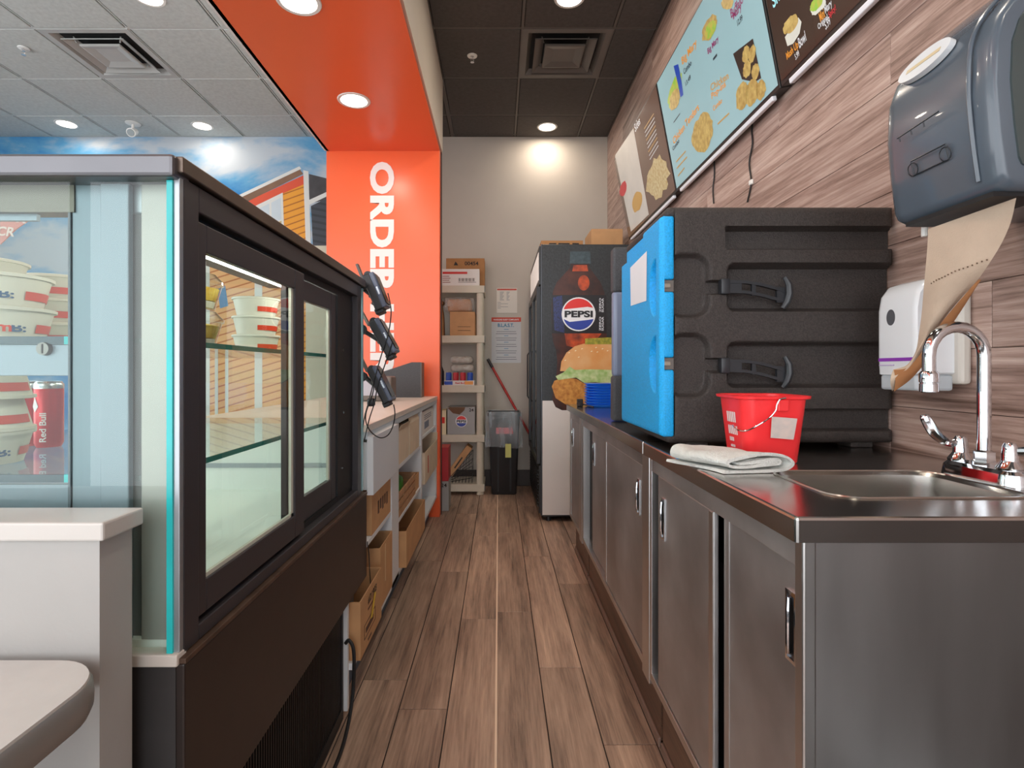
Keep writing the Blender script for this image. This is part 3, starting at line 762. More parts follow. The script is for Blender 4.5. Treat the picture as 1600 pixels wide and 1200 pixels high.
# moulded marks low on the cover
ff = Frame((.786, 1.109, 1.48), (0, -1, 0), (-.035, 0, .16))
M_mark = mat('moulded_mark', (34, 40, 46), .35)
def mark_line(a, c, w_=.0012):
    a, c = ff.pt(*a, .002), ff.pt(*c, .002); MB().tube([a, c], w_, 6).build('moulded_mark', M_mark, t)
for a, c in (((.075, -.005), (.155, -.005)), ((.075, .022), (.155, .022)), ((.075, -.005), (.075, .022)), ((.155, -.005), (.155, .022)), ((.055, .075), (.155, .08)), ((.06, .066), (.06, .075)), ((.09, .067), (.09, .077)), ((.12, .068), (.12, .078))):
    mark_line(a, c)
for uu in (.075, .15):
    MB().tube([ff.pt(uu+.012*math.cos(q_), .006+.012*math.sin(q_), .002) for q_ in [2*math.pi*k/16 for k in range(17)]], .001, 6).build('moulded_mark', M_mark, t)
box('paper_slot', mat('slot_black', (18, 18, 20), .6), .80, .90, .885, 1.075, 1.388, 1.396, t)
MB().cyl((.845, 1.085, 1.394), (.845, 1.085, 1.372), .006, n=10).build('feed_knob', M_trimw, t)
# kraft towel hanging out and twisting
rowsL = [(1450, 358, 1.035), (1449, 385, 1.035), (1446, 420, 1.04), (1443, 455, 1.045), (1440, 490, 1.05), (1436, 520, 1.055), (1432, 545, 1.06), (1424, 562, 1.065), (1414, 572, 1.07), (1396, 577, 1.075)]
rowsR = [(1588, 309, .885), (1580, 345, .90), (1566, 378, .92), (1548, 408, .94), (1528, 437, .965), (1502, 466, .99), (1474, 500, 1.025), (1452, 534, 1.045), (1430, 580, 1.065), (1394, 611, 1.075)]
rowsL = [(a, c, d+(.022*sm(2, 6, i))) for i, (a, c, d) in enumerate(rowsL)]; rowsR = [(a, c, d+(.022*sm(3, 6, i))) for i, (a, c, d) in enumerate(rowsR)]
M_kraft = mat('kraft_paper_towel', (188, 167, 146), .85, var=.04, vscale=30, bump=.2, bscale=300)
rws = []
L3 = bez([P(*q_) for q_ in rowsL], 54); R3 = bez([P(*q_) for q_ in rowsR], 54)
for i, (a, c) in enumerate(zip(L3, R3)):
    n_ = 14; row = []
    for k in range(n_+1):
        f = k/n_; p_ = a.lerp(c, f); p_ = p_+Vector((-.012*math.sin(math.pi*f)*sm(0, 20, i), -.010*math.sin(math.pi*f)*sm(10, 40, i), 0)); row.append(p_)
    rws.append(row)
tw = MB().grid(rws).build('paper_towel', M_kraft, base=P(1450, 358, 1.0), smooth=60)
tag(tw, 'strip of brown kraft paper towel hanging twisted from the dispenser', 'paper towel')
M_kraft2 = mat('kraft_paper_inside', (152, 102, 62), .85, var=.06, vscale=40)
rA = [(1528, 437, .960), (1501, 467, .985), (1472, 502, 1.015), (1450, 534, 1.036), (1432, 560, 1.05), (1416, 575, 1.06), (1396, 578, 1.068)]
rB = [(1530, 439, .960), (1510, 472, .985), (1487, 507, 1.015), (1463, 543, 1.036), (1442, 571, 1.05), (1421, 594, 1.06), (1396, 612, 1.068)]
rA = [(a, c, d+.022*sm(0, 2.5, i)) for i, (a, c, d) in enumerate(rA)]; rB = [(a, c, d+.022*sm(0, 2.5, i)) for i, (a, c, d) in enumerate(rB)]
A3, B3 = bez([P(*q_) for q_ in rA], 36), bez([P(*q_) for q_ in rB], 36)
MB().grid([[a.lerp(c, k/6)+Vector((0, -.004*math.sin(math.pi*k/6)-.001, 0)) for k in range(7)] for a, c in zip(A3, B3)]).build('folded_edge', M_kraft2, tw, smooth=60)
for k in range(16):
    f = .14+.78*k/15; i = 17; p_ = rws[i][0].lerp(rws[i][-1], f)+Vector((-.0125*math.sin(math.pi*f), -.004, .0005*math.sin(k)))
    MB().box(p_.x-.0012, p_.x+.0012, p_.y-.0004, p_.y+.0004, p_.z-.0012, p_.z+.0012).build('perforation', mat('perforation_dark', (110, 88, 70), .8), tw)
# ------------------------------------------------------------------ soap dispenser
t = thing('soap_dispenser', 'white wall soap dispenser with a purple stripe beside the black carrier', 'dispenser', (.99, 1.26, 1.06))
M_soap = mat('white_gloss_plastic', (232, 234, 236), .2, var=.01)
prof = [(1.020, 1.318), (.985, 1.318), (.955, 1.308), (.938, 1.285), (.932, 1.25), (.932, 1.14), (.934, 1.096), (1.020, 1.096)]
rings = []
for yy, s_ in ((1.222, .95), (1.226, .985), (1.235, 1.0), (1.335, 1.0), (1.343, .985), (1.346, .95)):
    rings.append([(1.02+(a-1.02)*s_, yy, 1.2+(c-1.2)*s_) for a, c in prof])
MB().loft(rings).build('cover', M_soap, t, smooth=40)
MB().box(.936, 1.02, 1.226, 1.342, 1.06, 1.0965, .006).build('push_bar', mat('soap_grey', (186, 192, 196), .3), t)
box('back_plate', mat('soap_back_plate', (206, 200, 190), .4), 1.018, WR-.001, 1.205, 1.35, 1.075, 1.305, t, bev=.008)
MB().prism([(.9312, 1.30+.014*math.cos(a), 1.232+.019*math.sin(a)) for a in [2*math.pi*k/24 for k in range(24)]], (.004, 0, 0)).build('level_window', mat('window_grey', (88, 88, 92), .2), t)
box('purple_stripe', mat('purple_print', (138, 60, 170), .4), .9308, .9335, 1.228, 1.341, 1.128, 1.136, t)
box('label_line', mat('lilac_print', (196, 168, 214), .4), .9309, .9335, 1.29, 1.34, 1.118, 1.120, t)
# ------------------------------------------------------------------ menu boards
XBt, ZBt, XTp, ZTp = 1.0, 2.109, .885, 2.722
M_bez = mat('screen_bezel', (34, 32, 32), .35)
M_silver = mat('silver_bar', (236, 238, 244), .3, .0)
def board(label, ya, yb, mscreen, white_from=None):
    """screen tilted forward at the top; ya is the far end, yb the near end"""
    fr = Frame((XBt, ya, ZBt), (0, -1, 0), (XTp-XBt, 0, ZTp-ZBt))
    Wd, Ht = ya-yb, math.hypot(XTp-XBt, ZTp-ZBt)
    t = thing('menu_screen', label, 'menu board', ((XBt+XTp)/2, (ya+yb)/2, ZBt), 'tilted menu screens along the plank wall')
    c = fr.pt(Wd/2, Ht/2, -.022)
    MB().obox(c, fr.r*(Wd/2-.001), fr.u*Ht/2, fr.n*.021, .003).build('housing', M_bez, t)
    sc = flat('screen', [fr.pt(.009, .016, .0004), fr.pt(Wd-.009, .016, .0004), fr.pt(Wd-.009, Ht-.009, .0004), fr.pt(.009, Ht-.009, .0004)], mscreen, t)
    MB().obox(fr.pt(Wd/2, -.009, -.006), fr.r*(Wd/2-.055), fr.u*.009, fr.n*.009, .003).build('light_bar', M_silver, t)
    MB().obox(fr.pt(Wd/2, Ht*.5, -.07), fr.r*.12, fr.u*.12, fr.n*.03).build('wall_bracket', M_bez, t)
    return fr, t, sc, Wd, Ht
M_scB = mat('screen_teal', (150, 184, 190), .12, var=.03, vscale=2, emis=.18)
M_scA = mat('screen_dark_brown', (62, 46, 40), .12, var=.1, vscale=3, emis=.12)
M_scC = mat('screen_brown', (104, 82, 72), .12, var=.12, vscale=2, emis=.12)
M_food = mat('fried_food_print', (200, 176, 106), .3, col2=(158, 126, 66), vscale=45, detail=6, emis=.15)
M_lettuce = mat('lettuce_print', (120, 190, 60), .3, col2=(190, 176, 80), vscale=40, emis=.15)
M_tor = mat('orange_print', (214, 142, 50), .3, var=0, emis=.2); M_tdk = mat('dark_print', (44, 58, 70), .3, var=0)
M_tmg = mat('magenta_print', (140, 34, 96), .3, var=0, emis=.1); M_twh = mat('pale_print', (206, 208, 212), .3, var=0, emis=.12)
M_tred = mat('red_print', (190, 40, 52), .3, var=0, emis=.15); M_tgl = mat('gold_print', (190, 150, 84), .3, var=0, emis=.15)
M_tyl = mat('aqua_print', (150, 215, 225), .3, var=0, emis=.3)
def patch(fr, pxs, m, parent, name='food_picture', d=.0016):
    return flat(name, [fr.px(x, y, d) for x, y in pxs], m, parent)
def blobpx(cx, cy, rx, ry, ang=0, n=26, jit=.10):
    out = []
    for k in range(n):
        a = 2*math.pi*k/n; q = 1+random.uniform(-jit, jit); u, v = rx*math.cos(a)*q, ry*math.sin(a)*q; ca, sa = math.cos(ang), math.sin(ang)
        out.append((cx+u*ca-v*sa, cy+u*sa+v*ca))
    return out[::-1]
def line_px(fr, pl, pr, m, parent, h=.006):
    a, b = fr.px(*pl), fr.px(*pr); r = (b-a).normalized(); u = fr.n.cross(r)
    return flat('small_print', [a+fr.n*.0014, b+fr.n*.0014, b+u*h+fr.n*.0014, a+u*h+fr.n*.0014], m, parent)
fr, t, sc, Wd, Ht = board('pale teal menu screen with chicken tenders and sandwich combos', 3.07, 1.943, M_scB)
patch(fr, blobpx(1055, 142, 8, 30, .25), M_lettuce, t, 'burger_picture')
patch(fr, blobpx(1055, 155, 7, 18, .25), M_food, t, 'burger_picture', .0019)
patch(fr, [(1053, 103), (1060, 100), (1065, 125), (1068, 148), (1064, 152), (1059, 128)], mat('blue_print', (30, 70, 170), .3, emis=.15), t, 'drink_picture', .0017)
patch(fr, blobpx(1098, 208, 15, 32, .2), M_food, t, 'tenders_picture')
patch(fr, blobpx(1109, 44, 9, 22, .35), M_food, t, 'sandwich_picture'); patch(fr, blobpx(1111, 46, 7, 16, .35), M_lettuce, t, 'sandwich_picture', .0019)
patch(fr, blobpx(1137, 5, 9, 10, .35), M_food, t, 'sandwich_picture')
patch(fr, [(1146, 84), (1177, 60), (1190, 122), (1180, 128), (1160, 124)], mat('basket_dark', (52, 40, 36), .3, emis=.08), t, 'basket_picture')
for (cx, cy, rx, ry) in ((1166, 85, 5, 14), (1176, 84, 5, 15), (1168, 108, 6, 14), (1181, 112, 6, 13), (1160, 150, 9, 24), (1175, 145, 10, 22), (1190, 140, 7, 16)):
    patch(fr, blobpx(cx, cy, rx, ry, .15), M_food, t, 'chicken_picture', .002)
text_px(fr, 'Chicken Tenders', (1053, 226), (1093, 171), M_tor, t, h=.036)
text_px(fr, 'Combo', (1052, 236), (1062, 222), M_tdk, t, h=.022)
text_px(fr, 'Big Mary', (1067, 105), (1090, 74), M_tor, t, h=.045)
text_px(fr, 'Combo', (1069, 117), (1081, 101), M_tdk, t, h=.026)
text_px(fr, '13.49', (1072, 135), (1080, 123), M_tdk, t, h=.022)
text_px(fr, 'Big Mary', (1107, 88), (1124, 66), M_tmg, t, h=.032)
line_px(fr, (1115, 95), (1121, 87), M_tdk, t, .010)
text_px(fr, 'Buffalo', (1143, 29), (1162, 3), M_tmg, t, h=.034); text_px(fr, 'Mary', (1147, 34), (1160, 17), M_tmg, t, h=.034)
text_px(fr, '12.99', (1153, 41), (1161, 31), M_tdk, t, h=.022)
text_px(fr, 'Chicken', (1111, 143), (1139, 123), M_tgl, t, h=.03); text_px(fr, 'Pop-ins', (1113, 158), (1135, 138), M_tor, t, h=.034); text_px(fr, 'Combo', (1115, 174), (1129, 160), M_tor, t, h=.022)
for (a, c) in (((1057, 254), (1072, 237)), ((1058, 264), (1074, 246)), ((1060, 276), (1070, 263)), ((1122, 195), (1140, 178))): line_px(fr, a, c, M_tgl, t, .007)
line_px(fr, (1053, 192), (1063, 178), M_tdk, t, .005)
fr, t, sc, Wd, Ht = board('dark brown menu screen with loaded bowls, nearest the camera', 1.937, .81, M_scA)
patch(fr, [(1227, 58), (1248, 27), (1253, 34), (1250, 52), (1240, 68), (1231, 72)], mat('bowl_print', (206, 208, 198), .3, emis=.15), t, 'bowl_picture', .0014)
patch(fr, blobpx(1236, 38, 9, 17, .55), M_food, t, 'bowl_food_picture', .0018)
patch(fr, blobpx(1279, 8, 9, 18, .6), mat('bowl_print', (0, 0, 0)), t, 'bowl_picture', .0014); patch(fr, blobpx(1277, 5, 7, 15, .6), M_lettuce, t, 'bowl_food_picture', .0018)
text_px(fr, 'Mash Up', (1231, 97), (1249, 77), M_tor, t, h=.032); text_px(fr, 'Bowl', (1250, 76), (1261, 63), M_twh, t, h=.034)
text_px(fr, '5.99', (1244, 94), (1250, 86), M_twh, t, h=.020)
text_px(fr, 'Mini', (1283, 35), (1290, 26), M_tor, t, h=.03); text_px(fr, 'Mary', (1291, 25), (1302, 12), M_twh, t, h=.03)
text_px(fr, 'Original', (1280, 49), (1295, 32), M_twh, t, h=.022); text_px(fr, 'Spicy!', (1297, 31), (1308, 18), M_tred, t, h=.024)
text_px(fr, '5.99', (1291, 47), (1299, 37), M_twh, t, h=.026)
text_px(fr, 'Sn', (1209, 14), (1219, 0), M_tyl, t, h=.05)
fr, t, sc, Wd, Ht = board('brown menu screen with a heap of fries beyond the teal screen', 4.20, 3.075, M_scC)
patch(fr, [(961, 243), (990, 200), (1014, 335), (986, 362)], mat('screen_pale_panel', (196, 190, 182), .12, emis=.15), t, 'pale_panel', .0012)
patch(fr, blobpx(1028, 277, 17, 32, .15, jit=.16), mat('fries_print', (206, 196, 160), .3, col2=(170, 140, 80), vscale=60, emis=.12), t, 'fries_picture')
patch(fr, blobpx(974, 295, 5, 12, .2), M_tred, t, 'drink_picture', .0018); patch(fr, blobpx(996, 315, 8, 16, .2), M_tgl, t, 'meal_picture', .0018)
text_px(fr, 'Sides', (993, 207), (1001, 193), M_twh, t, h=.05)
for k in range(9): line_px(fr, (1007+k*1.1, 202+k*6), (1022+k*.9, 178+k*6.2), M_twh if k % 3 else M_tgl, t, .005)
# cables below the screens
for (nm, pts, lb) in (('screen_cable', [(1118, 252), (1118, 275), (1116, 295), (1117, 318)], 'thin black cable hanging below the teal menu screen, the shorter one on the left'),
                      ('screen_cable', [(1178, 188), (1177, 205), (1178, 225), (1173, 255), (1176, 285), (1170, 316)], 'thin black cable with a white clip hanging below the teal menu screen')):
    t = thing(nm, lb, 'cable', (WR-.006, WR*FPX/(pts[-1][0]-VX), 1.7), 'cables below the screens')
    w3 = [Vector((WR-.006, WR*FPX/(x-VX), CAM_H-(y-VY)*WR/(x-VX))) for x, y in pts]
    MB().tube(bez(w3, 30), .0035, 6).build('cord', mat('black_cable', (24, 22, 22), .5), t)
    if len(pts) > 4: MB().box(w3[4].x-.006, w3[4].x+.005, w3[4].y-.012, w3[4].y+.012, w3[4].z-.01, w3[4].z+.01, .003).build('clip', M_trimw, t)
# ================================================================== drinks cooler by the back wall
FX, FY0, FY1, FZ = .309, 4.0, 5.08, 2.03
t = thing('drinks_cooler', 'tall black drinks cooler with a cola and burger print on its side', 'refrigerator', (.68, 4.6, 0))
M_fblk = mat('wet_black_print', (40, 42, 44), .35, var=.35, vscale=60, detail=6, bump=.25, bscale=90)
M_fpan = mat('cooler_white_panel', (226, 218, 212), .3, var=.02)
M_fdark = mat('cooler_black_frame', (32, 32, 34), .35, var=.05)
box('cabinet', M_fdark, FX+.012, WR-.006, FY0+.004, FY1, .035, FZ, t, bev=.004)
zs = CAM_H-(626-VY)*FY0/FPX
box('side_print', M_fblk, FX+.010, WR-.008, FY0, FY0+.006, zs, FZ-.008, t)
box('side_white', M_fpan, FX+.010, WR-.008, FY0, FY0+.006, .05, zs, t)
box('corner_trim', mat('cooler_trim', (70, 72, 76), .3, .5), FX, FX+.012, FY0-.001, FY0+.02, .045, FZ, t, bev=.002)
for (x, y) in ((FX+.06, FY0+.05), (FX+.06, FY1-.06), (.96, FY0+.05), (.96, FY1-.06)):
    MB().cyl((x, y, 0), (x, y, .036), .022, .018, n=12).build('foot', M_fdark, t)
# front, towards the aisle
hd = box('header', M_fdark, FX-.012, FX+.012, FY0+.01, FY1, 1.735, FZ-.01, t, bev=.003)
box('header_sign', mat('backlit_sign', (236, 222, 212), .3, var=.06, vscale=3, emis=.25), FX-.0145, FX-.0118, FY0+.05, FY1-.04, 1.775, FZ-.05, hd)
for (a, c) in ((FY0+.02, 4.535), (4.545, FY1-.01)):
    b = MB()
    for (ya, yb_, za, zb_) in ((a, a+.045, .42, 1.725), (c-.045, c, .42, 1.725), (a+.045, c-.045, .42, .47), (a+.045, c-.045, 1.675, 1.725)):
        b.box(FX-.03, FX+.0, ya, yb_, za, zb_, .003)
    dd = b.build('glass_door_frame', M_fdark, t)
    box('pane', glass('cooler_glass', (.75, .82, .82), 1.5) if 'cooler_glass' not in MATS else MATS['cooler_glass'], FX-.018, FX-.012, a+.045, c-.045, .47, 1.675, dd)
    MB().tube([(FX-.029, c-.03, .85), (FX-.042, c-.03, .87), (FX-.042, c-.03, 1.25), (FX-.029, c-.03, 1.27)], .006, 8).build('handle', M_fdark, dd)
box('lit_interior', mat('cooler_liner', (206, 214, 216), .5, emis=.1), FX+.004, FX+.0118, FY0+.07, FY1-.05, .48, 1.67, t)  # liner sheet given a faint glow, as if lit from inside
gr = box('lower_panel', M_fdark, FX-.014, FX+.011, FY0+.01, FY1, .06, .41, t, bev=.003)
for k in range(11): box('louvre', mat('louvre_black', (22, 22, 24), .4), FX-.022, FX-.013, FY0+.05, FY1-.05, .10+k*.026, .112+k*.026, gr, bev=.001)
# printed bottle and burger on the near side (flat print)
def fp(pts, m, k, name, smooth=False):
    Yp = FY0-.0008*k
    q = [P(x, y, FY0) for x, y in pts]
    if smooth: q = bez(q+q[:1], 4*len(q))[:-1]
    q = [Vector((v.x, Yp, v.z)) for v in q]
    # make the face look at the camera
    a = sum((q[i].x*q[(i+1)%len(q)].z-q[(i+1)%len(q)].x*q[i].z) for i in range(len(q)))
    if a > 0: q = q
    else: q = q[::-1]
    return flat(name, q, m, t)
M_cola = mat('cola_print', (86, 40, 24), .3, col2=(28, 16, 14), vscale=9, detail=6)
M_colag = mat('cola_glow_print', (214, 84, 34), .3, col2=(110, 44, 24), vscale=16)
M_lab = mat('black_label_print', (26, 24, 26), .3, var=.1)
bot = [(892, 411), (891, 418), (882, 428), (870, 441), (864, 455), (862, 475), (862, 520), (864, 533), (869, 548), (871, 565), (869, 590), (864, 610), (863, 625), (868, 636), (878, 641), (890, 641), (905, 640), (960, 640), (960, 560), (948, 532), (947, 475), (944, 455), (938, 441), (928, 428), (921, 418), (920, 411)]
fp(bot, M_cola, 1, 'bottle_print')
fp([(896, 414), (917, 414), (919, 424), (894, 424)], M_colag, 2, 'bottle_neck_glow')
fp([(x, y) for x, y in [(912+9*math.cos(a), 442+12*math.sin(a)) for a in [2*math.pi*k/20 for k in range(20)]]], M_colag, 2, 'bottle_glow')
fp([(882, 521), (940, 521), (930, 533), (905, 545), (885, 540)], M_colag, 2, 'bottle_glow')
fp([(891, 393), (922, 393), (923, 412), (890, 412)], mat('bottle_cap_print', (58, 72, 78), .3, var=.3, vscale=40), 2, 'bottle_cap_print')
fp([(863, 461), (947, 461), (948, 521), (862, 521)], M_lab, 2, 'bottle_label_print')
fp([(864, 465), (878, 462), (882, 520), (866, 516)], mat('blue_halftone_print', (52, 64, 128), .3, col2=(26, 26, 34), vscale=120), 3, 'label_halftone')
C_ = lambda r, a0, a1, n=24: [(904+r*math.cos(math.radians(a0+(a1-a0)*k/n)), 491-r*math.sin(math.radians(a0+(a1-a0)*k/n))) for k in range(n+1)]
fp(C_(26.5, 0, 360, 40)[:-1], mat('globe_white', (240, 240, 242), .3, var=.01), 4, 'logo_disc')
fp(C_(24.5, 18, 162)+[(890, 482.5), (904, 481), (918, 479.5), (926, 481)], mat('globe_red', (226, 48, 44), .3, var=.02), 5, 'logo_red_wave')
fp(C_(24.5, 198, 342)+[(918, 500), (904, 501.5), (890, 503)][::1], mat('globe_blue', (44, 66, 158), .3, var=.02), 5, 'logo_blue_wave')
text('PEPSI', Vector((P(882, 496, FY0).x, FY0-.005, P(882, 496, FY0).z)), (1, 0, 0), (0, 0, 1), mat('logo_black', (24, 24, 28), .3), t, h=10.5*FY0/FPX, w=44*FY0/FPX, bold=.04)
for k, s_ in enumerate(('ZERO', 'SUGAR')):
    text(s_, Vector((P(939+k*4, 515, FY0).x, FY0-.005, P(0, 517, FY0).z)), (0, 0, 1), (-1, 0, 0), mat('logo_white', (220, 222, 228), .4), t, h=3*FY0/FPX, w=22*FY0/FPX, bold=.02)
    text(s_, Vector((P(939+k*4, 515, FY0).x, FY0-.005, P(0, 488, FY0).z)), (0, 0, 1), (-1, 0, 0), MATS['logo_white'], t, h=3*FY0/FPX, w=22*FY0/FPX, bold=.02)
M_bun = mat('bun_print', (222, 138, 52), .4, col2=(232, 184, 128), vscale=5)
M_pat = mat('fried_chicken_print', (226, 164, 78), .5, col2=(176, 104, 40), vscale=34, detail=8)
fp([(875, 580), (877, 565), (885, 551), (898, 541), (912, 537), (935, 536), (990, 538), (990, 582), (920, 583), (895, 580)], M_bun, 6, 'bun_print')
fp([(914, 529), (960, 527), (990, 530), (990, 538), (914, 538)], mat('pickle_print', (190, 172, 60), .4, col2=(120, 128, 40), vscale=40), 7, 'pickle_print')
fp([(868, 588), (880, 582), (890, 573), (898, 578), (920, 577), (960, 578), (990, 580), (990, 598), (960, 600), (930, 597), (912, 598), (900, 590), (884, 592), (872, 594)], mat('salad_print', (150, 190, 100), .4, col2=(214, 224, 170), vscale=26), 8, 'lettuce_print')
fp([(862, 604), (866, 595), (880, 590), (900, 592), (914, 600), (960, 600), (990, 600), (990, 636), (905, 636), (884, 632), (868, 622)], M_pat, 7, 'chicken_print')
for (x, y) in ((889, 551), (899, 548), (909, 545), (924, 549), (933, 550), (941, 545), (949, 548), (904, 558), (883, 563), (931, 543)):
    fp([(x-1.6, y+.6), (x, y-1), (x+1.8, y-.4), (x, y+1)], mat('sesame_print', (244, 226, 184), .4), 9, 'sesame_seed_print')
# boxes on top of the cooler
M_card = mat('cardboard', (196, 148, 102), .75, var=.08, vscale=12, bump=.06, bscale=90)
M_card2 = mat('cardboard_dark', (170, 120, 74), .75, var=.1, vscale=12)
M_cardw = mat('white_carton', (228, 222, 216), .55, var=.03)
M_ink = mat('black_ink', (38, 30, 26), .6)
def carton(name, label, x0, x1, y0, y1, z0, z1, m=None, opened=False, flaps=(), group=None, cat='box', th=.004):
    m = m or M_card
    t = thing(name, label, cat, ((x0+x1)/2, (y0+y1)/2, z0), group)
    if not opened:
        box('body', m, x0, x1, y0, y1, z0, z1, t, bev=.002)
    else:
        b = MB()
        b.box(x0+th, x1-th, y0+th, y1-th, z0, z0+th); b.box(x0, x0+th, y0, y1, z0, z1); b.box(x1-th, x1, y0, y1, z0, z1)
        b.box(x0+th, x1-th, y0, y0+th, z0, z1); b.box(x0+th, x1-th, y1-th, y1, z0, z1)
        b.build('body', m, t)
        for (side, ln, ang) in flaps:
            a = math.radians(ang); s_, c_ = math.sin(a)*ln, math.cos(a)*ln     # ang: 0 straight up, 90 flat outward
            if side == 'x0': q = [(x0, y0, z1), (x0, y1, z1), (x0-s_, y1, z1+c_), (x0-s_, y0, z1+c_)]; off = (th*.7, 0, 0)
            if side == 'x1': q = [(x1, y0, z1), (x1, y1, z1), (x1+s_, y1, z1+c_), (x1+s_, y0, z1+c_)]; off = (-th*.7, 0, 0)
            if side == 'y0': q = [(x0, y0, z1), (x1, y0, z1), (x1, y0-s_, z1+c_), (x0, y0-s_, z1+c_)]; off = (0, th*.7, 0)
            if side == 'y1': q = [(x0, y1, z1), (x1, y1, z1), (x1, y1+s_, z1+c_), (x0, y1+s_, z1+c_)]; off = (0, -th*.7, 0)
            MB().prism(q, off).build('flap', m, t)
    return t
q0, q1 = P(845, 372, 4.15), P(910, 382, 4.15)
t = carton('flat_cardboard_box', 'low brown cardboard box lying on top of the drinks cooler', q0.x, q1.x, 4.12, 4.5, FZ, FZ+.055, M_card2)
for (a, c) in ((.06, .115), (.13, .215), (.235, .285)): box('printed_mark', M_ink, q0.x+a, q0.x+c, 4.1188, 4.1202, FZ+.025, FZ+.036, t)
q0, q1 = P(924, 347, 4.3), P(973, 382, 4.3)
carton('cardboard_box', 'plain tan cardboard box on the cooler against the plank wall', q0.x, q1.x, 4.3, 4.62, FZ, FZ+.19, M_card)
# ================================================================== plastic shelving by the back wall
M_bei = mat('beige_plastic', (208, 198, 178), .5, var=.05, vscale=8)
SX0, SX1, SY0, SY1 = -.93, -.125, 4.86, 5.225
t = thing('storage_shelf', 'beige plastic storage shelf of five tiers against the back wall', 'shelf', (-.5, 5.04, 0))
shz = [1.862, 1.418, .975, .535, .095]     # top faces
for i, z in enumerate(shz):
    s_ = MB()
    s_.box(SX0, SX1, SY0, SY0+.012, z-.065, z, .003); s_.box(SX0, SX1, SY1-.012, SY1, z-.065, z, .003)
    s_.box(SX0, SX0+.012, SY0+.012, SY1-.012, z-.065, z, .003); s_.box(SX1-.012, SX1, SY0+.012, SY1-.012, z-.065, z, .003)
    for k in range(9): s_.box(SX0+.01, SX1-.01, SY0+.02+k*.038, SY0+.046+k*.038, z-.012, z-.001)
    s_.build('shelf_tier', M_bei, t)
    MB().box(SX1-.001, SX1+.004, SY0+.004, SY0+.03, z-.055, z-.005).build('end_clip', mat('clip_teal', (70, 92, 104), .5), t)
for x in (SX0+.035, SX1-.04):
    for y in (SY0+.035, SY1-.04):
        MB().cyl((x, y, 0), (x, y, shz[0]-.012), .032, .032, n=14).build('post', M_bei, t)
def onshelf(px0, px1, Y): return (px0-VX)*Y/FPX, (px1-VX)*Y/FPX
# top tier
a, c = onshelf(697, 757, 5.0); t = carton('cardboard_box', 'brown cardboard box printed 00454 at the back of the top tier', a, c, 5.0, 5.2, shz[0], shz[0]+.27, M_card2)
text('00454', Vector((a+.17, 4.9985, shz[0]+.205)), (1, 0, 0), (0, 0, 1), M_ink, t, h=.035, w=.125, bold=.02)
flat('recycling_mark', [(a+.07, 4.999, shz[0]+.205), (a+.11, 4.999, shz[0]+.205), (a+.10, 4.999, shz[0]+.225), (a+.085, 4.999, shz[0]+.24)], M_ink, t)
a, c = onshelf(688, 749, 4.88); t = carton('white_carton', 'white carton with a red stripe at the front of the top tier', a-.05, c, 4.88, 4.99, shz[0], shz[0]+.15, M_cardw)
box('red_stripe', mat('red_ink', (206, 44, 34), .5), a+.02, a+.24, 4.8785, 4.8801, shz[0]+.105, shz[0]+.125, t)
box('printed_block', M_ink, a+.16, a+.32, 4.8785, 4.8801, shz[0]+.03, shz[0]+.033, t)
for k in range(14): box('bar_code_line', M_ink, a+.165+k*.0105, a+.165+k*.0105+.003+.003*(k % 3 == 0), 4.8785, 4.8801, shz[0]+.04, shz[0]+.068, t)
for k in range(4): box('printed_line', mat('brown_ink', (150, 90, 80), .6), a+.02, a+.09-.01*(k % 2), 4.8785, 4.8801, shz[0]+.028+k*.018, shz[0]+.034+k*.018, t)
# second tier
a, c = onshelf(703, 742, 4.9); t = carton('cardboard_box', 'cardboard box under a plastic wrapped bundle on the second tier', a, c, 4.9, 5.18, shz[1], shz[1]+.215, M_card)
box('printed_frame', M_ink, a+.07, a+.185, 4.8985, 4.9001, shz[1]+.045, shz[1]+.048, t); box('printed_frame', M_ink, a+.07, a+.185, 4.8985, 4.9001, shz[1]+.078, shz[1]+.081, t)
a, c = onshelf(694, 741, 4.88); t = thing('wrapped_bundle', 'bundle of brown paper bags wrapped in clear plastic on the second tier', 'bundle', ((a+c)/2, 5.0, shz[1]+.215))
MB().box(a+.03, c-.03, 4.9, 5.16, shz[1]+.217, shz[1]+.33, .02, 3).build('paper_bags', mat('brown_paper', (188, 138, 96), .8, var=.1, vscale=20), t)
b = MB(); b.box(a, c, 4.885, 5.175, shz[1]+.216, shz[1]+.348, .03, 4); b.build('plastic_wrap', film('wrap_film', (226, 216, 208), .2), t)
a, c = onshelf(672, 690, 4.9); t = thing('paper_sack', 'crumpled brown paper sack at the left of the second tier', 'sack', ((a+c)/2, 5.0, shz[1]))
b = MB(); rings = []
for k, (h, z) in enumerate(((.06, 0), (.062, .12), (.058, .22), (.05, .28), (.062, .31))):
    rings.append([((a+c)/2+x+random.uniform(-.006, .006), 5.0+y+random.uniform(-.006, .006), shz[1]+z) for x, y in rrect(0, 0, h, .1, .02, 4)])
b.loft(rings, True, False); b.build('sack', MATS['brown_paper'], t)
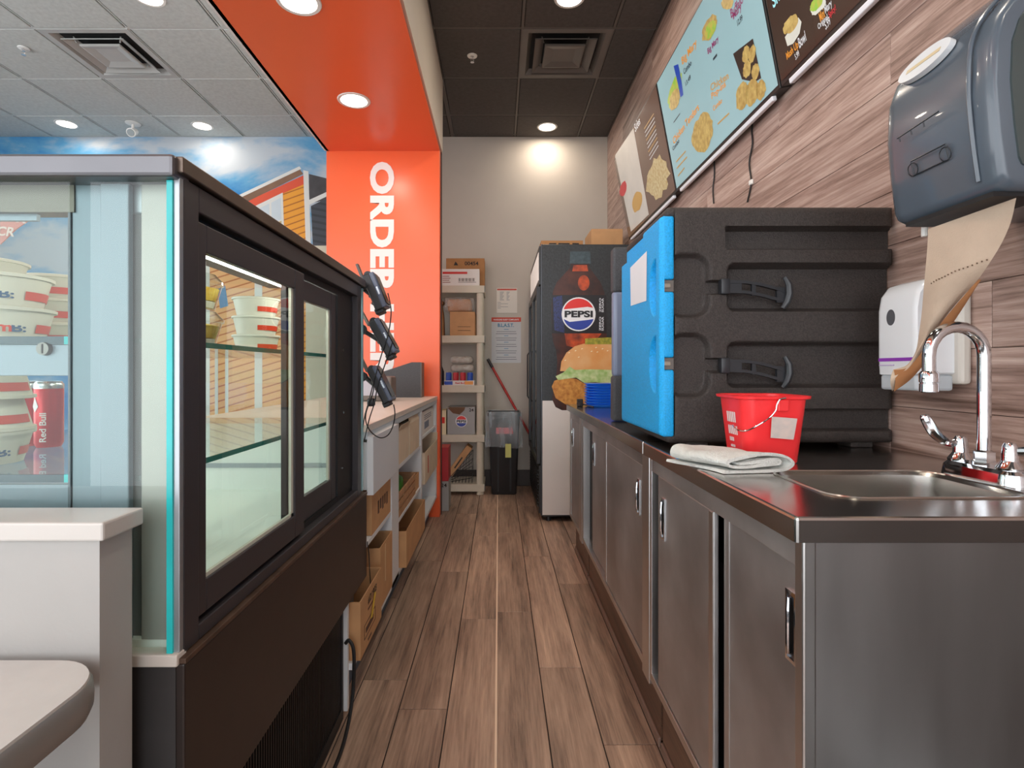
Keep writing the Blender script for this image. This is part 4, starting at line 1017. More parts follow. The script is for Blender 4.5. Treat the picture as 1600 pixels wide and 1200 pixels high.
# third tier
for k, (z, jit) in enumerate(((.115, 0), (.19, .006))):
    a, c = onshelf(703+k*-1, 741-k*1, 4.9); t = thing('wrapped_pack', 'bundle of clear plastic lids, %s of the two on the cans' % ('lower', 'upper')[k], 'bundle', ((a+c)/2, 5.0, shz[2]+z), 'clear wrapped bundles')
    MB().box(a+.012, c-.012, 4.91, 5.12, shz[2]+z+.004, shz[2]+z+.066, .024, 4).build('lids', mat('clear_lids', (156, 148, 132), .4, col2=(206, 204, 196), vscale=30), t)
    MB().box(a+jit, c-jit, 4.9, 5.13, shz[2]+z, shz[2]+z+.074, .03, 4).build('wrap', MATS['wrap_film'], t)
t = thing('can_tray', 'low cardboard tray of energy drinks on the third tier', 'tray', (-.37, 4.95, shz[2]))
a, c = onshelf(694, 741, 4.875)
box('tray_front', M_cardw, a, c, 4.872, 4.876, shz[2], shz[2]+.042, t); box('tray_bottom', M_cardw, a, c, 4.876, 5.1, shz[2], shz[2]+.004, t)
box('tray_end', M_cardw, a, a+.004, 4.876, 5.1, shz[2]+.004, shz[2]+.042, t); box('tray_end', M_cardw, c-.004, c, 4.876, 5.1, shz[2]+.004, shz[2]+.042, t)
box('blue_print', mat('can_blue', (36, 78, 176), .35), a+.002, a+.075, 4.871, 4.8722, shz[2]+.004, shz[2]+.036, t); box('yellow_print', mat('can_yellow', (232, 150, 50), .4), c-.085, c-.01, 4.871, 4.8722, shz[2]+.006, shz[2]+.036, t)
text('Red Bull', Vector((a+.10, 4.8715, shz[2]+.012)), (1, 0, 0), (0, 0, 1), mat('red_ink', (0, 0, 0)), t, h=.016, w=.085, bold=.02)
M_silv = mat('can_silver', (200, 204, 210), .25, .9)
def can(name, label, x, y, z, m, group, h=.132, r=.0262):
    t = thing(name, label, 'can', (x, y, z), group)
    MB().lathe([(0, .004), (r*.8, .003), (r*.84, 0), (r, .009), (r, h-.014), (r*.86, h-.004)], (x, y, z), 22).build('can_body', m, t)
    MB().lathe([(r*.86, h-.004), (r*.88, h), (r*.82, h), (r*.8, h-.004), (0, h-.004)], (x, y, z), 22).build('lid', M_silv, t)
    return t
for k, (x, mm, nm) in enumerate(((a+.038, MATS['can_blue'], 'blue'), (a+.102, mat('can_red', (196, 44, 54), .35), 'red'), (a+.166, MATS['can_red'], 'red'), (a+.23, MATS['can_blue'], 'blue'))):
    can('drink_can', ('leftmost blue drink can in the cardboard tray', 'left of the two red drink cans in the tray', 'right of the two red drink cans in the tray', 'rightmost blue drink can in the cardboard tray')[k], x, 4.905, shz[2]+.005, mm, 'cans in the tray', .112)
a2, c2 = onshelf(683, 693, 4.9)
t = thing('drink_bottle', 'small dark drink bottle behind the orange wall edge on the third tier', 'bottle', ((a2+c2)/2, 4.92, shz[2]))
MB().lathe([(0, 0), (.03, 0), (.032, .01), (.032, .12), (.014, .17), (.012, .19)], ((a2+c2)/2, 4.92, shz[2]), 20).build('bottle', mat('cola_dark', (40, 26, 24), .15), t)
MB().lathe([(.0135, .188), (.0135, .205), (0, .205)], ((a2+c2)/2, 4.92, shz[2]), 16).build('cap', M_silv, t)
# fourth tier
a, c = onshelf(699, 742, 4.885)
t = carton('soda_carton', 'grey 24-can soda carton with a torn top on the fourth tier', a, c, 4.885, 5.15, shz[3], shz[3]+.245, mat('grey_carton', (160, 160, 158), .45, var=.03))
M_gr_in = mat('torn_card', (112, 84, 62), .8)
flat('torn_opening', [(a+.005, 4.8835, shz[3]+.235), (a+.05, 4.8835, shz[3]+.19), (a+.11, 4.8835, shz[3]+.178), (a+.15, 4.8835, shz[3]+.215), (a+.16, 4.8835, shz[3]+.243), (a+.02, 4.8835, shz[3]+.245)], M_gr_in, t)
gx, gz = a+.125, shz[3]+.118
def disc(r, a0, a1, extra=(), yy=4.8836, n=20): return [(gx+r*math.cos(math.radians(a0+(a1-a0)*k/n)), yy, gz+r*math.sin(math.radians(a0+(a1-a0)*k/n))) for k in range(n+1)]+list(extra)
flat('logo_disc', disc(.052, 0, 342), MATS['globe_white'], t)
flat('logo_red_wave', disc(.047, 20, 160, yy=4.8828), MATS['globe_red'], t); flat('logo_blue_wave', disc(.047, 200, 340, yy=4.8828), MATS['globe_blue'], t)
text('PEPSI', Vector((gx-.043, 4.8825, gz-.012)), (1, 0, 0), (0, 0, 1), MATS['logo_black'], t, h=.024, w=.086, bold=.04)
text('24', Vector((c-.052, 4.8835, shz[3]+.205)), (1, 0, 0), (0, 0, 1), M_ink, t, h=.028, w=.04, bold=.02)
a, c = onshelf(680, 697, 4.885); t = carton('milk_carton', 'white carton with a red square and torn top left of the soda carton', a, c, 4.885, 5.1, shz[3], shz[3]+.215, mat('cream_carton', (230, 216, 178), .5), True, (('x0', .03, 30), ('x1', .03, 20)))
box('red_square', mat('red_ink', (0, 0, 0)), c-.055, c-.012, 4.8835, 4.885, shz[3]+.10, shz[3]+.155, t)
# bottom tier: wire basket with a tilted carton in it
a, c = onshelf(703, 739, 4.88)
t = thing('wire_basket', 'black wire basket on the lowest tier', 'basket', ((a+c)/2, 5.0, shz[4]))
M_wire = mat('black_wire', (30, 28, 28), .4)
for z_ in (.05, .12, .19, .27):
    MB().tube([(a, 4.90, shz[4]+z_*.2+.004), (c-.01, 4.90, shz[4]+z_), (c-.01, 5.12, shz[4]+z_), (a, 5.12, shz[4]+z_*.2+.004)], .003, 6).build('wire', M_wire, t)
for k in range(7):
    x = a+.02+(c-a-.03)*k/6; zt_ = .27*(.2+.8*(k/6))
    MB().tube([(x, 4.90, shz[4]+zt_), (x, 4.90, shz[4]+.006), (x, 5.12, shz[4]+.006), (x, 5.12, shz[4]+zt_)], .0025, 6).build('wire', M_wire, t)
o_ = Vector((a+.085, 4.99, shz[4]+.20))
t = thing('cardboard_sheet', 'folded brown carton leaning in the wire basket', 'box', tuple(o_))
d_ = Vector((.58, 0, .81)); n_ = Vector((-.81, 0, .58))
MB().obox(o_+d_*.0, d_*.155, Vector((0, .075, 0)), n_*.028, .003).build('body', M_card, t)
MB().obox(o_-d_*.02+Vector((0, -.078, 0)), d_*.06, Vector((0, .0008, 0)), n_*.006).build('printed_line', M_ink, t)
# floor in front of the shelf
t = carton('soda_carton', 'grey 24-can carton standing on the floor beside the orange wall', -.57, -.392, 4.30, 4.5, .001, .235, MATS['grey_carton'])
text('24', Vector((-.452, 4.2985, .19)), (1, 0, 0), (0, 0, 1), M_ink, t, h=.03, w=.045, bold=.02)
t = carton('soda_carton', 'red drinks carton standing on the grey carton beside the orange wall', -.57, -.394, 4.30, 4.5, .2365, .50, mat('red_carton', (176, 32, 40), .4))
# ------------------------------------------------------------------ bin with a clear bag, mop handle, notices
t = thing('waste_bin', 'tall black waste bin lined with a clear bag in front of the back wall', 'bin', (.02, 4.98, 0))
M_bin = mat('black_bin_plastic', (40, 40, 42), .5, var=.05)
bxc, byc = .048, 4.96
rings = [[(x, y, z) for x, y in rrect(bxc, byc, h, h*.8, .02, 4)] for h, z in ((.105, .002), (.112, .01), (.14, .70), (.148, .70), (.148, .735), (.14, .735), (.132, .70), (.105, .05))]
MB().loft(rings).build('bin_body', M_bin, t, smooth=40)
for x in (bxc-.06, bxc+.05): 
    MB().prism([(x, byc-.0905-.0, .03), (x+.016, byc-.0905, .03), (x+.018, byc-.1125, .64), (x-.002, byc-.1125, .64)], (0, .004, 0)).build('rib', mat('bin_rib', (26, 26, 28), .5), t)
bag = MB(); rings = []
for (h, z) in ((.115, .60), (.135, .68), (.150, .742), (.158, .735), (.160, .66), (.162, .55), (.166, .44), (.164, .425)):
    rings.append([(x+random.uniform(-.006, .006), y+random.uniform(-.006, .006), z+(random.uniform(-.012, .012) if z < .6 else 0)) for x, y in rrect(bxc, byc, h, h*.82, .03, 8)])
bag.loft(rings, False, False).build('clear_bag', film('bag_film', (216, 226, 232), .24, .08, .22), t, smooth=25)
box('pink_label', mat('pink_label', (214, 110, 120), .5), bxc-.07, bxc+.08, byc-.114, byc-.1125, .545, .60, t)
box('yellow_tag', mat('yellow_tag', (206, 204, 120), .6), bxc+.012, bxc+.062, byc-.141, byc-.1385, .34, .46, t)
t = thing('mop_handle', 'red mop handle leaning against the back wall behind the bin', 'mop', (.5, 5.16, 0))
p0, p1 = P(762, 561, 5.232), P(830, 683, 5.19); dd = p1-p0
MB().cyl(p0+dd*.1, p0+dd*1.72, .0115, n=12).build('red_pole', mat('red_pole', (190, 48, 40), .35), t)
MB().cyl(p0, p0+dd*.11, .014, n=12).build('grip', mat('grip_dark', (60, 58, 62), .5), t)
# notices
def sheet(name, label, x0, x1, y0, y1, m): 
    a, c = P(x0, y1, YB), P(x1, y0, YB)
    t = thing(name, label, 'notice', ((a.x+c.x)/2, YB, a.z), 'paper notices on the back wall')
    box('paper', m, a.x, c.x, YB-.0025, YB-.0006, a.z, c.z, t); return t, a, c
M_pap = mat('notice_paper', (226, 218, 208), .7, var=.01); M_pap2 = mat('notice_paper_grey', (206, 206, 208), .7, var=.01); M_red2 = mat('notice_red', (204, 70, 50), .6); M_bl2 = mat('notice_blue', (70, 130, 170), .6); M_ln = mat('notice_line', (120, 120, 130), .7)
t, a, c = sheet('wall_notice', 'upper paper notice with a thin red heading bar on the back wall', 776, 808, 450, 489, M_pap)
box('heading', M_red2, a.x+.005, c.x-.005, YB-.0034, YB-.0025, c.z-.022, c.z-.008, t)
for k in range(7):
    for (u0, u1) in ((.03, .07), (.095, .125)): box('printed_line', M_ln, a.x+u0, a.x+u1-.006*(k % 3), YB-.0032, YB-.0025, c.z-.042-k*.0125, c.z-.038-k*.0125, t)
for k in range(5): box('printed_line', M_ln, a.x+.008, a.x+.04+.07*(k % 2), YB-.0032, YB-.0025, c.z-.14-k*.014, c.z-.137-k*.014, t)
t, a, c = sheet('wall_notice', 'lower grey notice with an orange heading and blue title on the back wall', 768, 814, 496, 567, M_pap2)
box('heading', M_red2, a.x, c.x, YB-.0034, YB-.0025, c.z-.042, c.z, t)
text('HANDLING GUEST COMPLAINTS', Vector((a.x+.02, YB-.0042, c.z-.029)), (1, 0, 0), (0, 0, 1), MATS['globe_white'], t, h=.014, w=c.x-a.x-.04, bold=.02)
text('B.L.A.S.T.', Vector((a.x+.06, YB-.004, c.z-.092)), (1, 0, 0), (0, 0, 1), M_bl2, t, h=.034, w=.155, bold=.03)
for k in range(15): 
    hw = (.022, .10, .10)[k % 3]*(1-.06*(k % 2)); m_ = M_bl2 if k % 3 == 0 else M_ln
    xm = (a.x+c.x)/2; box('printed_line', m_, xm-hw, xm+hw, YB-.0032, YB-.0025, c.z-.118-k*.0205, c.z-.113-k*.0205, t)
# ================================================================== printed mural on the dining wall
YM = YB-.004
t = thing('wall_mural', 'printed mural of a blue sky and an orange clapboard house on the dining wall', 'mural', (-3.2, YM, 0))
def sky_mat():
    m = bpy.data.materials.new('mural_sky_print'); m.use_nodes = True
    N, L = m.node_tree.nodes, m.node_tree.links; b = N['Principled BSDF']
    g = N.new('ShaderNodeNewGeometry'); mp = N.new('ShaderNodeMapping'); mp.inputs['Scale'].default_value = (.62, 1, 1.35); mp.inputs['Location'].default_value = (1.9, 0, .35); L.new(g.outputs['Position'], mp.inputs['Vector'])
    n = N.new('ShaderNodeTexNoise'); n.inputs['Scale'].default_value = 1.25; n.inputs['Detail'].default_value = 8; n.inputs['Roughness'].default_value = .58; n.inputs['Distortion'].default_value = .3; L.new(mp.outputs[0], n.inputs['Vector'])
    rp = N.new('ShaderNodeValToRGB'); e = rp.color_ramp.elements
    e[0].position = .40; e[0].color = lin((26, 128, 196)); e[1].position = .60; e[1].color = lin((190, 198, 206)); k = e.new(.5); k.color = lin((96, 162, 204))
    L.new(n.outputs['Fac'], rp.inputs['Fac']); L.new(rp.outputs[0], b.inputs['Base Color']); b.inputs['Roughness'].default_value = .55
    return m
box('sky_print', sky_mat(), XL, -1.31, YM, YB-.0005, 0, ZC, t)
def mp_(pts, m, k, name):
    q = [P(x, y, YM) for x, y in pts]; q = [Vector((v.x, YM-.0006*k, v.z)) for v in q]
    a = sum((q[i].x*q[(i+1)%len(q)].z-q[(i+1)%len(q)].x*q[i].z) for i in range(len(q)))
    return flat(name, q if a > 0 else q[::-1], m, t)
M_clap = siding('orange_siding_print', (238, 160, 44), (176, 96, 24), .062, .36)
M_slate = siding('slate_siding_print', (62, 64, 72), (44, 46, 52), .062, -.2, .3)
M_mw = mat('mural_white_print', (226, 224, 218), .6, var=.02); M_mred = mat('mural_red_print', (226, 84, 52), .6, var=.03); M_mbr = mat('mural_brown_print', (134, 98, 74), .6, var=.15, vscale=6); M_mgl = mat('mural_window_print', (206, 216, 222), .5, var=.06, vscale=3)
M_clap2 = siding('pale_orange_siding_print', (238, 178, 120), (190, 110, 60), .07, .30)
mp_([(150, 424), (475, 276), (478, 384), (478, 770), (150, 770)], M_clap, 1, 'house_wall_print')
mp_([(300, 385), (475, 385), (475, 770), (150, 770), (150, 450)], M_clap2, 2, 'lower_wall_print')
mp_([(150, 424), (474, 274), (475, 288), (440, 303), (150, 446)], M_mred, 3, 'red_frieze_print')
mp_([(140, 420), (468, 264), (474, 272), (150, 432)], M_mbr, 4, 'eave_print'); mp_([(140, 416), (468, 260), (471, 264), (140, 421)], M_mw, 5, 'gutter_print')
mp_([(399, 322), (442, 301), (445, 384), (399, 384)], M_mw, 5, 'window_frame_print'); mp_([(405, 326), (421, 318), (422, 384), (405, 384)], M_mgl, 6, 'window_pane_print'); mp_([(424, 317), (439, 309), (440, 343), (425, 349)], M_mgl, 6, 'window_pane_print'); mp_([(426, 351), (440, 345), (441, 384), (426, 384)], mat('mural_tan_print', (196, 176, 120), .6), 6, 'window_pane_print')
mp_([(474, 266), (482, 268), (486, 384), (488, 384), (478, 384)], M_mw, 6, 'corner_board_print'); mp_([(483, 272), (515, 280), (515, 312), (483, 318)], mat('mural_dark_print', (70, 66, 68), .6, var=.3, vscale=8), 5, 'dark_roof_print')  # dark roof parts belong to the printed houses
mp_([(476, 316), (515, 298), (515, 305), (478, 323)], M_mw, 7, 'eave_print'); mp_([(486, 322), (515, 308), (515, 384), (489, 384)], M_slate, 6, 'slate_wall_print'); mp_([(474, 384), (515, 384), (515, 470), (440, 470)], M_mred, 7, 'red_base_print')
mp_([(340, 452), (352, 446), (357, 478), (344, 482)], mat('mural_blue_print', (110, 150, 190), .6), 5, 'small_window_print')
for (x0, x1, y0, y1) in ((398, 410, 420, 700), (320, 328, 390, 700), (336, 341, 560, 700), (352, 357, 560, 700)): mp_([(x0, y0), (x1, y0), (x1, y1), (x0, y1)], M_mw, 6, 'white_board_print')
mp_([(478, 384), (520, 384), (520, 780), (478, 780)], mat('mural_cream_print', (206, 198, 176), .6, var=.08, vscale=2), 8, 'cream_wall_print')
mp_([(150, 690), (520, 690), (520, 790), (150, 790)], mat('mural_stone_print', (150, 146, 140), .6, var=.2, vscale=4), 9, 'pavement_print')
# ================================================================== glass display case
M_case_dk = mat('case_brown_panel', (44, 34, 30), .42, var=.12, vscale=20)
M_case_blk = mat('black_anodised_frame', (66, 63, 66), .38, .3, var=.05)
M_case_blk2 = mat('black_track', (18, 18, 20), .5)
M_case_alu = mat('pale_aluminium', (172, 178, 182), .38, .75, var=.03)
M_case_pan = mat('grey_blue_sheet_metal', (140, 154, 164), .42, .25, var=.03, vscale=2)
M_case_cap = mat('grey_steel_cap', (116, 115, 118), .35, .8, var=.06, vscale=8)
M_case_capd = mat('bronzed_steel_trim', (112, 98, 88), .32, .85, var=.25, vscale=5)
M_case_in = mat('case_white_liner', (232, 236, 230), .5, var=.02)
M_gl = glass('case_glass', (.95, .99, .97), 1.5); M_gl2 = glass('shelf_glass', (.93, .975, .96), 1.45)
M_edge = mat('teal_glass_edge', (40, 176, 178), .15, var=.2, vscale=6, emis=.12); M_edge2 = mat('green_glass_edge', (44, 132, 122), .2, var=.1)  # teal edge has a faint glow put into its material
CY0, CY1, CXR = .805, 1.90, -.470
t = thing('display_case', 'refrigerated glass display case with black sliding doors beside the aisle', 'display case', (-.85, 1.35, 0))
box('front_panel', M_case_dk, -.486, -.462, CY0, 1.918, .386, .674, t, bev=.003)
box('panel_ledge', mat('worn_bronze_ledge', (96, 74, 60), .5, .4, var=.3, vscale=30), -.492, -.460, CY0, 1.918, .674, .682, t, bev=.001)
box('end_panel', mat('case_charcoal_panel', (58, 56, 56), .5, var=.1, vscale=20), -1.22, -.474, CY0-.002, CY0+.012, .0, .672, t)
box('end_sill', mat('white_plastic_sill', (222, 216, 206), .5), -1.22, -.470, CY0-.006, CY0+.02, .672, .690, t, bev=.002)
box('base', M_case_dk, -1.22, -.62, CY0+.012, 1.715, .03, .655, t)
box('machine_deck', mat('machine_dark', (24, 22, 22), .7), -.62, -.505, CY0+.012, 1.715, .012, .03, t)
box('grille_header', M_case_blk2, -.515, -.488, CY0+.015, 1.72, .376, .386, t); box('grille_footer', M_case_blk2, -.515, -.488, CY0+.015, 1.72, .012, .05, t)
box('grille_end', M_case_blk2, -.515, -.488, 1.705, 1.72, .05, .376, t)
gb = None
for k in range(72):
    y = CY0+.024+k*.0122
    if gb is None: gb = MB().box(-.497, -.491, y-.0022, y+.0022, .05, .376).build('grille_bar', mat('grille_black', (30, 28, 28), .4, .3), t)
    else:
        o = gb.copy(); COL.objects.link(o); o.location = (0, k*.0122, 0)
box('compressor', mat('compressor_grey', (120, 116, 110), .4, .6), -.60, -.53, 1.15, 1.28, .03, .22, t, bev=.02)
MB().tube([(-.55, 1.30, .08), (-.54, 1.36, .2), (-.55, 1.45, .25), (-.56, 1.5, .1)], .008, 8).build('copper_pipe', mat('copper', (184, 110, 76), .3, .9), t)
box('fan_box', mat('fan_grey', (86, 92, 100), .4), -.60, -.54, .92, 1.08, .05, .25, t, bev=.01)
# cabinet above: deck, liners, cap
box('deck', M_case_in, -1.20, -.496, CY0+.02, CY1-.02, .682, .70, t)
box('far_liner', M_case_in, -1.18, -.50, CY1-.032, CY1-.02, .70, .925, t)
box('far_liner_rail', M_case_alu, -1.18, -.50, CY1-.037, CY1-.032, .775, .790, t)
box('top_cap', M_case_cap, -1.02, -.470, CY0-.016, CY0+.03, 1.387, 1.42, t, bev=.005)
box('top_deck', M_case_cap, -.80, -.480, CY0+.03, CY1+.005, 1.392, 1.416, t, bev=.003)
box('side_trim', M_case_capd, -.482, -.462, CY0-.004, 1.905, 1.396, 1.42, t, bev=.002)
# near end: sheet metal uprights behind an end pane
for (x0, x1, y, m) in ((-.646, -.600, .828, M_case_pan), (-.599, -.556, .822, M_case_pan), (-.562, -.534, .838, mat('recess_grey', (126, 128, 128), .5)), (-.540, -.489, .826, mat('warm_grey_sheet', (176, 174, 168), .42, .25))):
    box('upright', m, x0, x1, y, y+.012, .69, 1.388, t, bev=.002)
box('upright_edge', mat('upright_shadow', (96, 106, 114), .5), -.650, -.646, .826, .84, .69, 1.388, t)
for z in (1.30, 1.04): MB().lathe([(0, -.004), (.003, -.004), (.0045, 0)], (0, 0, 0), 10).build('rivet', M_chrome, t).location = Vector((-.561, .8212, z))-BASE[t.name]
for o in [c_ for c_ in t.children if c_.name.startswith('rivet')]: o.rotation_euler = (-math.pi/2, 0, 0)
box('end_pane', M_gl, -1.20, -.488, CY0, CY0+.006, .69, 1.386, t)
box('pane_edge', M_edge, -.488, -.4795, CY0-.001, CY0+.007, .69, 1.386, t)
box('pane_strip', M_case_alu, -.4795, -.4705, CY0+.002, CY0+.012, .69, 1.392, t, bev=.001)
box('far_pane', M_gl, -1.20, -.49, CY1-.018, CY1-.012, .925, 1.39, t)
box('far_pane_edge', mat('pale_glass_edge', (150, 190, 196), .15, var=.15), -.490, -.470, CY1-.012, CY1+.002, .69, 1.39, t)
cg = [(-.80, 1.404), (-.95, 1.400), (-1.06, 1.375), (-1.14, 1.31), (-1.185, 1.2), (-1.205, 1.05), (-1.21, .70)]
cgb = bez([(x, 0, z) for x, z in cg], 36)
MB().grid([[Vector((p.x, yy, p.z)) for p in cgb] for yy in (CY0+.006, CY1-.018)]).build('curved_glass', M_gl, t, smooth=60)
# light housing and tube under the cap
box('light_housing', M_case_alu, -.60, -.50, CY0+.03, CY1-.02, 1.345, 1.392, t, bev=.003)
MB().cyl((-.545, CY0+.045, 1.328), (-.545, CY1-.03, 1.328), .013, n=12).build('light_tube', mat('case_tube', (255, 250, 238), .4, var=0, emis=9.0), t)
box('lamp_rail', mat('rail_gold', (116, 112, 102), .4, .3), -.80, -.64, CY0+.02, CY0+.05, 1.345, 1.386, t)
# shelves
for z, lb in ((1.148, 'upper'), (.938, 'lower')):
    s_ = box('glass_shelf', M_gl2, -1.17, -.535, CY0+.03, CY1-.045, z, z+.008, t)
    box('shelf_edge', M_edge2, -.535, -.532, CY0+.03, CY1-.045, z-.001, z+.009, s_); box('shelf_near_edge', mat('dark_glass_edge', (54, 78, 88), .2), -1.17, -.66, CY0+.026, CY0+.030, z-.002, z+.010, s_)
    box('shelf_corner', M_edge, -.66, -.648, CY0+.026, CY0+.030, z-.002, z+.010, s_)
# near-end metal plates with a lock
lp = box('lock_plate', M_case_pan, -1.16, -.655, .8345, .842, 1.098, 1.146, t, bev=.001)
q = P(71, 545, .833)
MB().cyl((q.x, .8345, q.z), (q.x, .827, q.z), .0105, .0095, n=18).build('lock', mat('lock_nickel', (120, 118, 114), .35, .9), lp); MB().box(q.x-.001, q.x+.001, .8262, .8275, q.z-.007, q.z+.007).build('key_slot', M_case_blk2, lp)
box('hood_plate', M_case_pan, -1.16, -.705, .835, .842, 1.335, 1.386, t); box('kick_plate', M_case_pan, -1.16, -.655, .835, .842, .70, .932, t)
# sliding doors
fx0, fx1 = -.492, -.472
def frame_rect(nm, x0, x1, ya, yb_, za, zb_, w0, w1, wt, wb_, m, parent):
    b = MB(); b.box(x0, x1, ya, ya+w0, za, zb_, .002); b.box(x0, x1, yb_-w1, yb_, za, zb_, .002); b.box(x0, x1, ya+w0, yb_-w1, zb_-wt, zb_, .002); b.box(x0, x1, ya+w0, yb_-w1, za, za+wb_, .002)
    return b.build(nm, m, parent)
frame_rect('door_surround', -.496, -.470, CY0+.012, 1.872, .683, 1.394, .042, .045, .040, .024, M_case_blk, t)
box('upper_track', M_case_blk2, -.500, -.490, CY0+.05, 1.83, 1.336, 1.356, t); box('lower_track', M_case_blk2, -.500, -.490, CY0+.05, 1.83, .706, .722, t)
d1 = frame_rect('sliding_door', -.488, -.474, .860, 1.335, .716, 1.342, .028, .060, .045, .052, M_case_blk, t)
box('door_pane', M_gl, -.483, -.479, .886, 1.277, .767, 1.30, d1)
box('pane_seal', mat('pane_seal', (206, 206, 190), .5), -.4845, -.4785, 1.262, 1.277, .767, 1.30, d1); box('pane_seal', MATS['pane_seal'], -.4845, -.4785, .886, 1.277, .767, .775, d1)
d2 = frame_rect('sliding_door', -.506, -.492, 1.27, 1.655, .724, 1.334, .05, .045, .050, .062, M_case_blk, t)
box('door_pane', M_gl, -.501, -.497, 1.318, 1.612, .784, 1.286, d2); box('pane_seal', MATS['pane_seal'], -.5025, -.4965, 1.595, 1.612, .784, 1.286, d2)
j = box('door_stop', M_case_blk2, -.500, -.488, 1.66, 1.83, .722, 1.336, t)
for z in (1.17, .975, .80): MB().cyl((-.488, 1.715, z), (-.4855, 1.715, z), .0045, n=10).build('screw', M_chrome, j)
# red arch banner stuck on the curved glass
fc = Frame((-.98, 1.0, 1.392), (0, 1, 0), (-1, 0, 0))
bp = [P(0, 308, 1.02), P(30, 318, 1.02), P(70, 332, 1.02), P(50, 341, 1.02), P(25, 358, 1.02), P(0, 382, 1.02)]
o = MB().prism(bp, (0, .002, 0)).build('paper_banner', mat('banner_pink', (214, 150, 140), .6, var=.04), base=bp[2]); tag(o, 'faded red paper banner hanging inside the display case under its cap', 'banner')
M_bl = mat('banner_letters', (226, 212, 204), .6)
rr_ = (P(60, 345, 1.02)-P(0, 322, 1.02)).normalized()
text('STR', P(-4, 343, 1.0195), (rr_.x, 0, rr_.z*.4), (.25, 0, 1), M_bl, o, h=.018, w=.055, bold=.03)
text('CR', P(-6, 368, 1.0195), (rr_.x, 0, rr_.z*.2), (.25, 0, 1), M_bl, o, h=.018, w=.034, bold=.03)
# ------------------------------------------------------------------ tubs, bowls and cans in the case
M_bowl = mat('cream_paper_bowl', (224, 220, 204), .5, var=.02); M_band = mat('bowl_orange_band', (222, 70, 40), .45, var=.03); M_navy = mat('bowl_navy_print', (44, 92, 130), .5)
def bowl(label, x, y, z, group, ang, lettered, up=True, r=.076, h=.056):
    t = thing('paper_bowl', label, 'bowl', (x, y, z), group)
    pr = [(0, .002), (r*.80, .002), (r*.80, 0), (r*.97, h-.006), (r*1.03, h-.006), (r*1.04, h-.001), (r*1.01, h), (r*.96, h-.003), (r*.79, .006), (0, .006)]
    if not up: pr = [(a, h-b_) for a, b_ in pr]
    MB().lathe(pr, (x, y, z), 36).build('paper_body', M_bowl, t)
    def rad(zz): 
        f = zz/h if up else 1-zz/h
        return r*(.80+.17*f)+.0009
    za, zb_ = h*.24, h*.50
    MB().lathe([(rad(za)+.0012, za), (rad(zb_)+.0012, zb_)], (x, y, z), 40, ang+.8, ang+3.0).build('orange_band', M_band, t)
    if lettered:
        Rm = rad(h*.37)+.0006
        text('m', (0, 0, 0), (1, 0, 0), (0, 0, 1), M_band, t, h=h*.20, w=.020, bold=.03, wrap=((x, y, z+h*.25), Rm, ang-.02)) 
        text('B:', (0, 0, 0), (1, 0, 0), (0, 0, 1), M_navy, t, h=h*.24, w=.020, bold=.03, wrap=((x, y, z+h*.25), Rm, ang+.27))
    return t
zs1, zs2 = 1.1565, .9465
gb_ = 'paper bowls in the display case'
bowl('lower cream paper bowl lettered m B: at the near left of the upper glass shelf', -.862, .945, zs1, gb_, -.88, True)
bowl('upper cream paper bowl of the near left stack, lettered B:', -.866, .945, zs1+.0555, gb_, -1.08, True)
for k, n_ in enumerate(('bottom', 'middle', 'top')): bowl('%s cream paper bowl in the stack at the far left of the upper shelf' % n_, -1.03, 1.085, zs1+k*.0555, gb_, -2.4, False)
for k, n_ in enumerate(('bottom', 'middle', 'top')): bowl('%s cream paper bowl in the stack half hidden by the steel upright' % n_, -1.02, 1.27, zs1+k*.0535, gb_, -2.3, False)
for k, n_ in enumerate(('bottom', 'middle', 'top')): bowl('%s orange banded bowl in the stack behind the sliding glass door' % n_, -.735, 1.66, zs1+k*.0555, gb_, -1.9, False, r=.066)
for k, n_ in enumerate(('bottom', 'middle', 'top')): bowl('%s paper bowl in the stack beside the red can on the lower shelf' % n_, -.90, .945, zs2+k*.0555, gb_, -.72 if k == 0 else -2.6, k == 0, up=(k == 0))
M_clr = glass('clear_tub', (.92, .94, .92), 1.5, .02, 2.0); M_sal = mat('yellow_salad', (206, 160, 44), .6, col2=(226, 196, 90), vscale=60)
for k, n_ in enumerate(('lower', 'upper')):
    x, y, z = -.655, 1.16, zs1+k*.079
    tt = thing('salad_tub', '%s clear plastic tub of yellow salad on the upper glass shelf' % n_, 'tub', (x, y, z), 'clear salad tubs')
    MB().lathe([(0, 0), (.048, 0), (.062, .050), (.066, .052), (.066, .058), (.058, .066), (.05, .075), (0, .077)], (x, y, z), 30).build('clear_tub', M_clr, tt)
    MB().lathe([(0, .018), (.049, .018), (.057, .044), (.04, .048), (0, .050)], (x, y, z), 30).build('salad', M_sal, tt)
    MB().lathe([(0, .003), (.045, .003), (.0485, .0165), (0, .0175)], (x, y, z), 30).build('cream_layer', mat('cream_layer', (222, 216, 196), .6), tt)
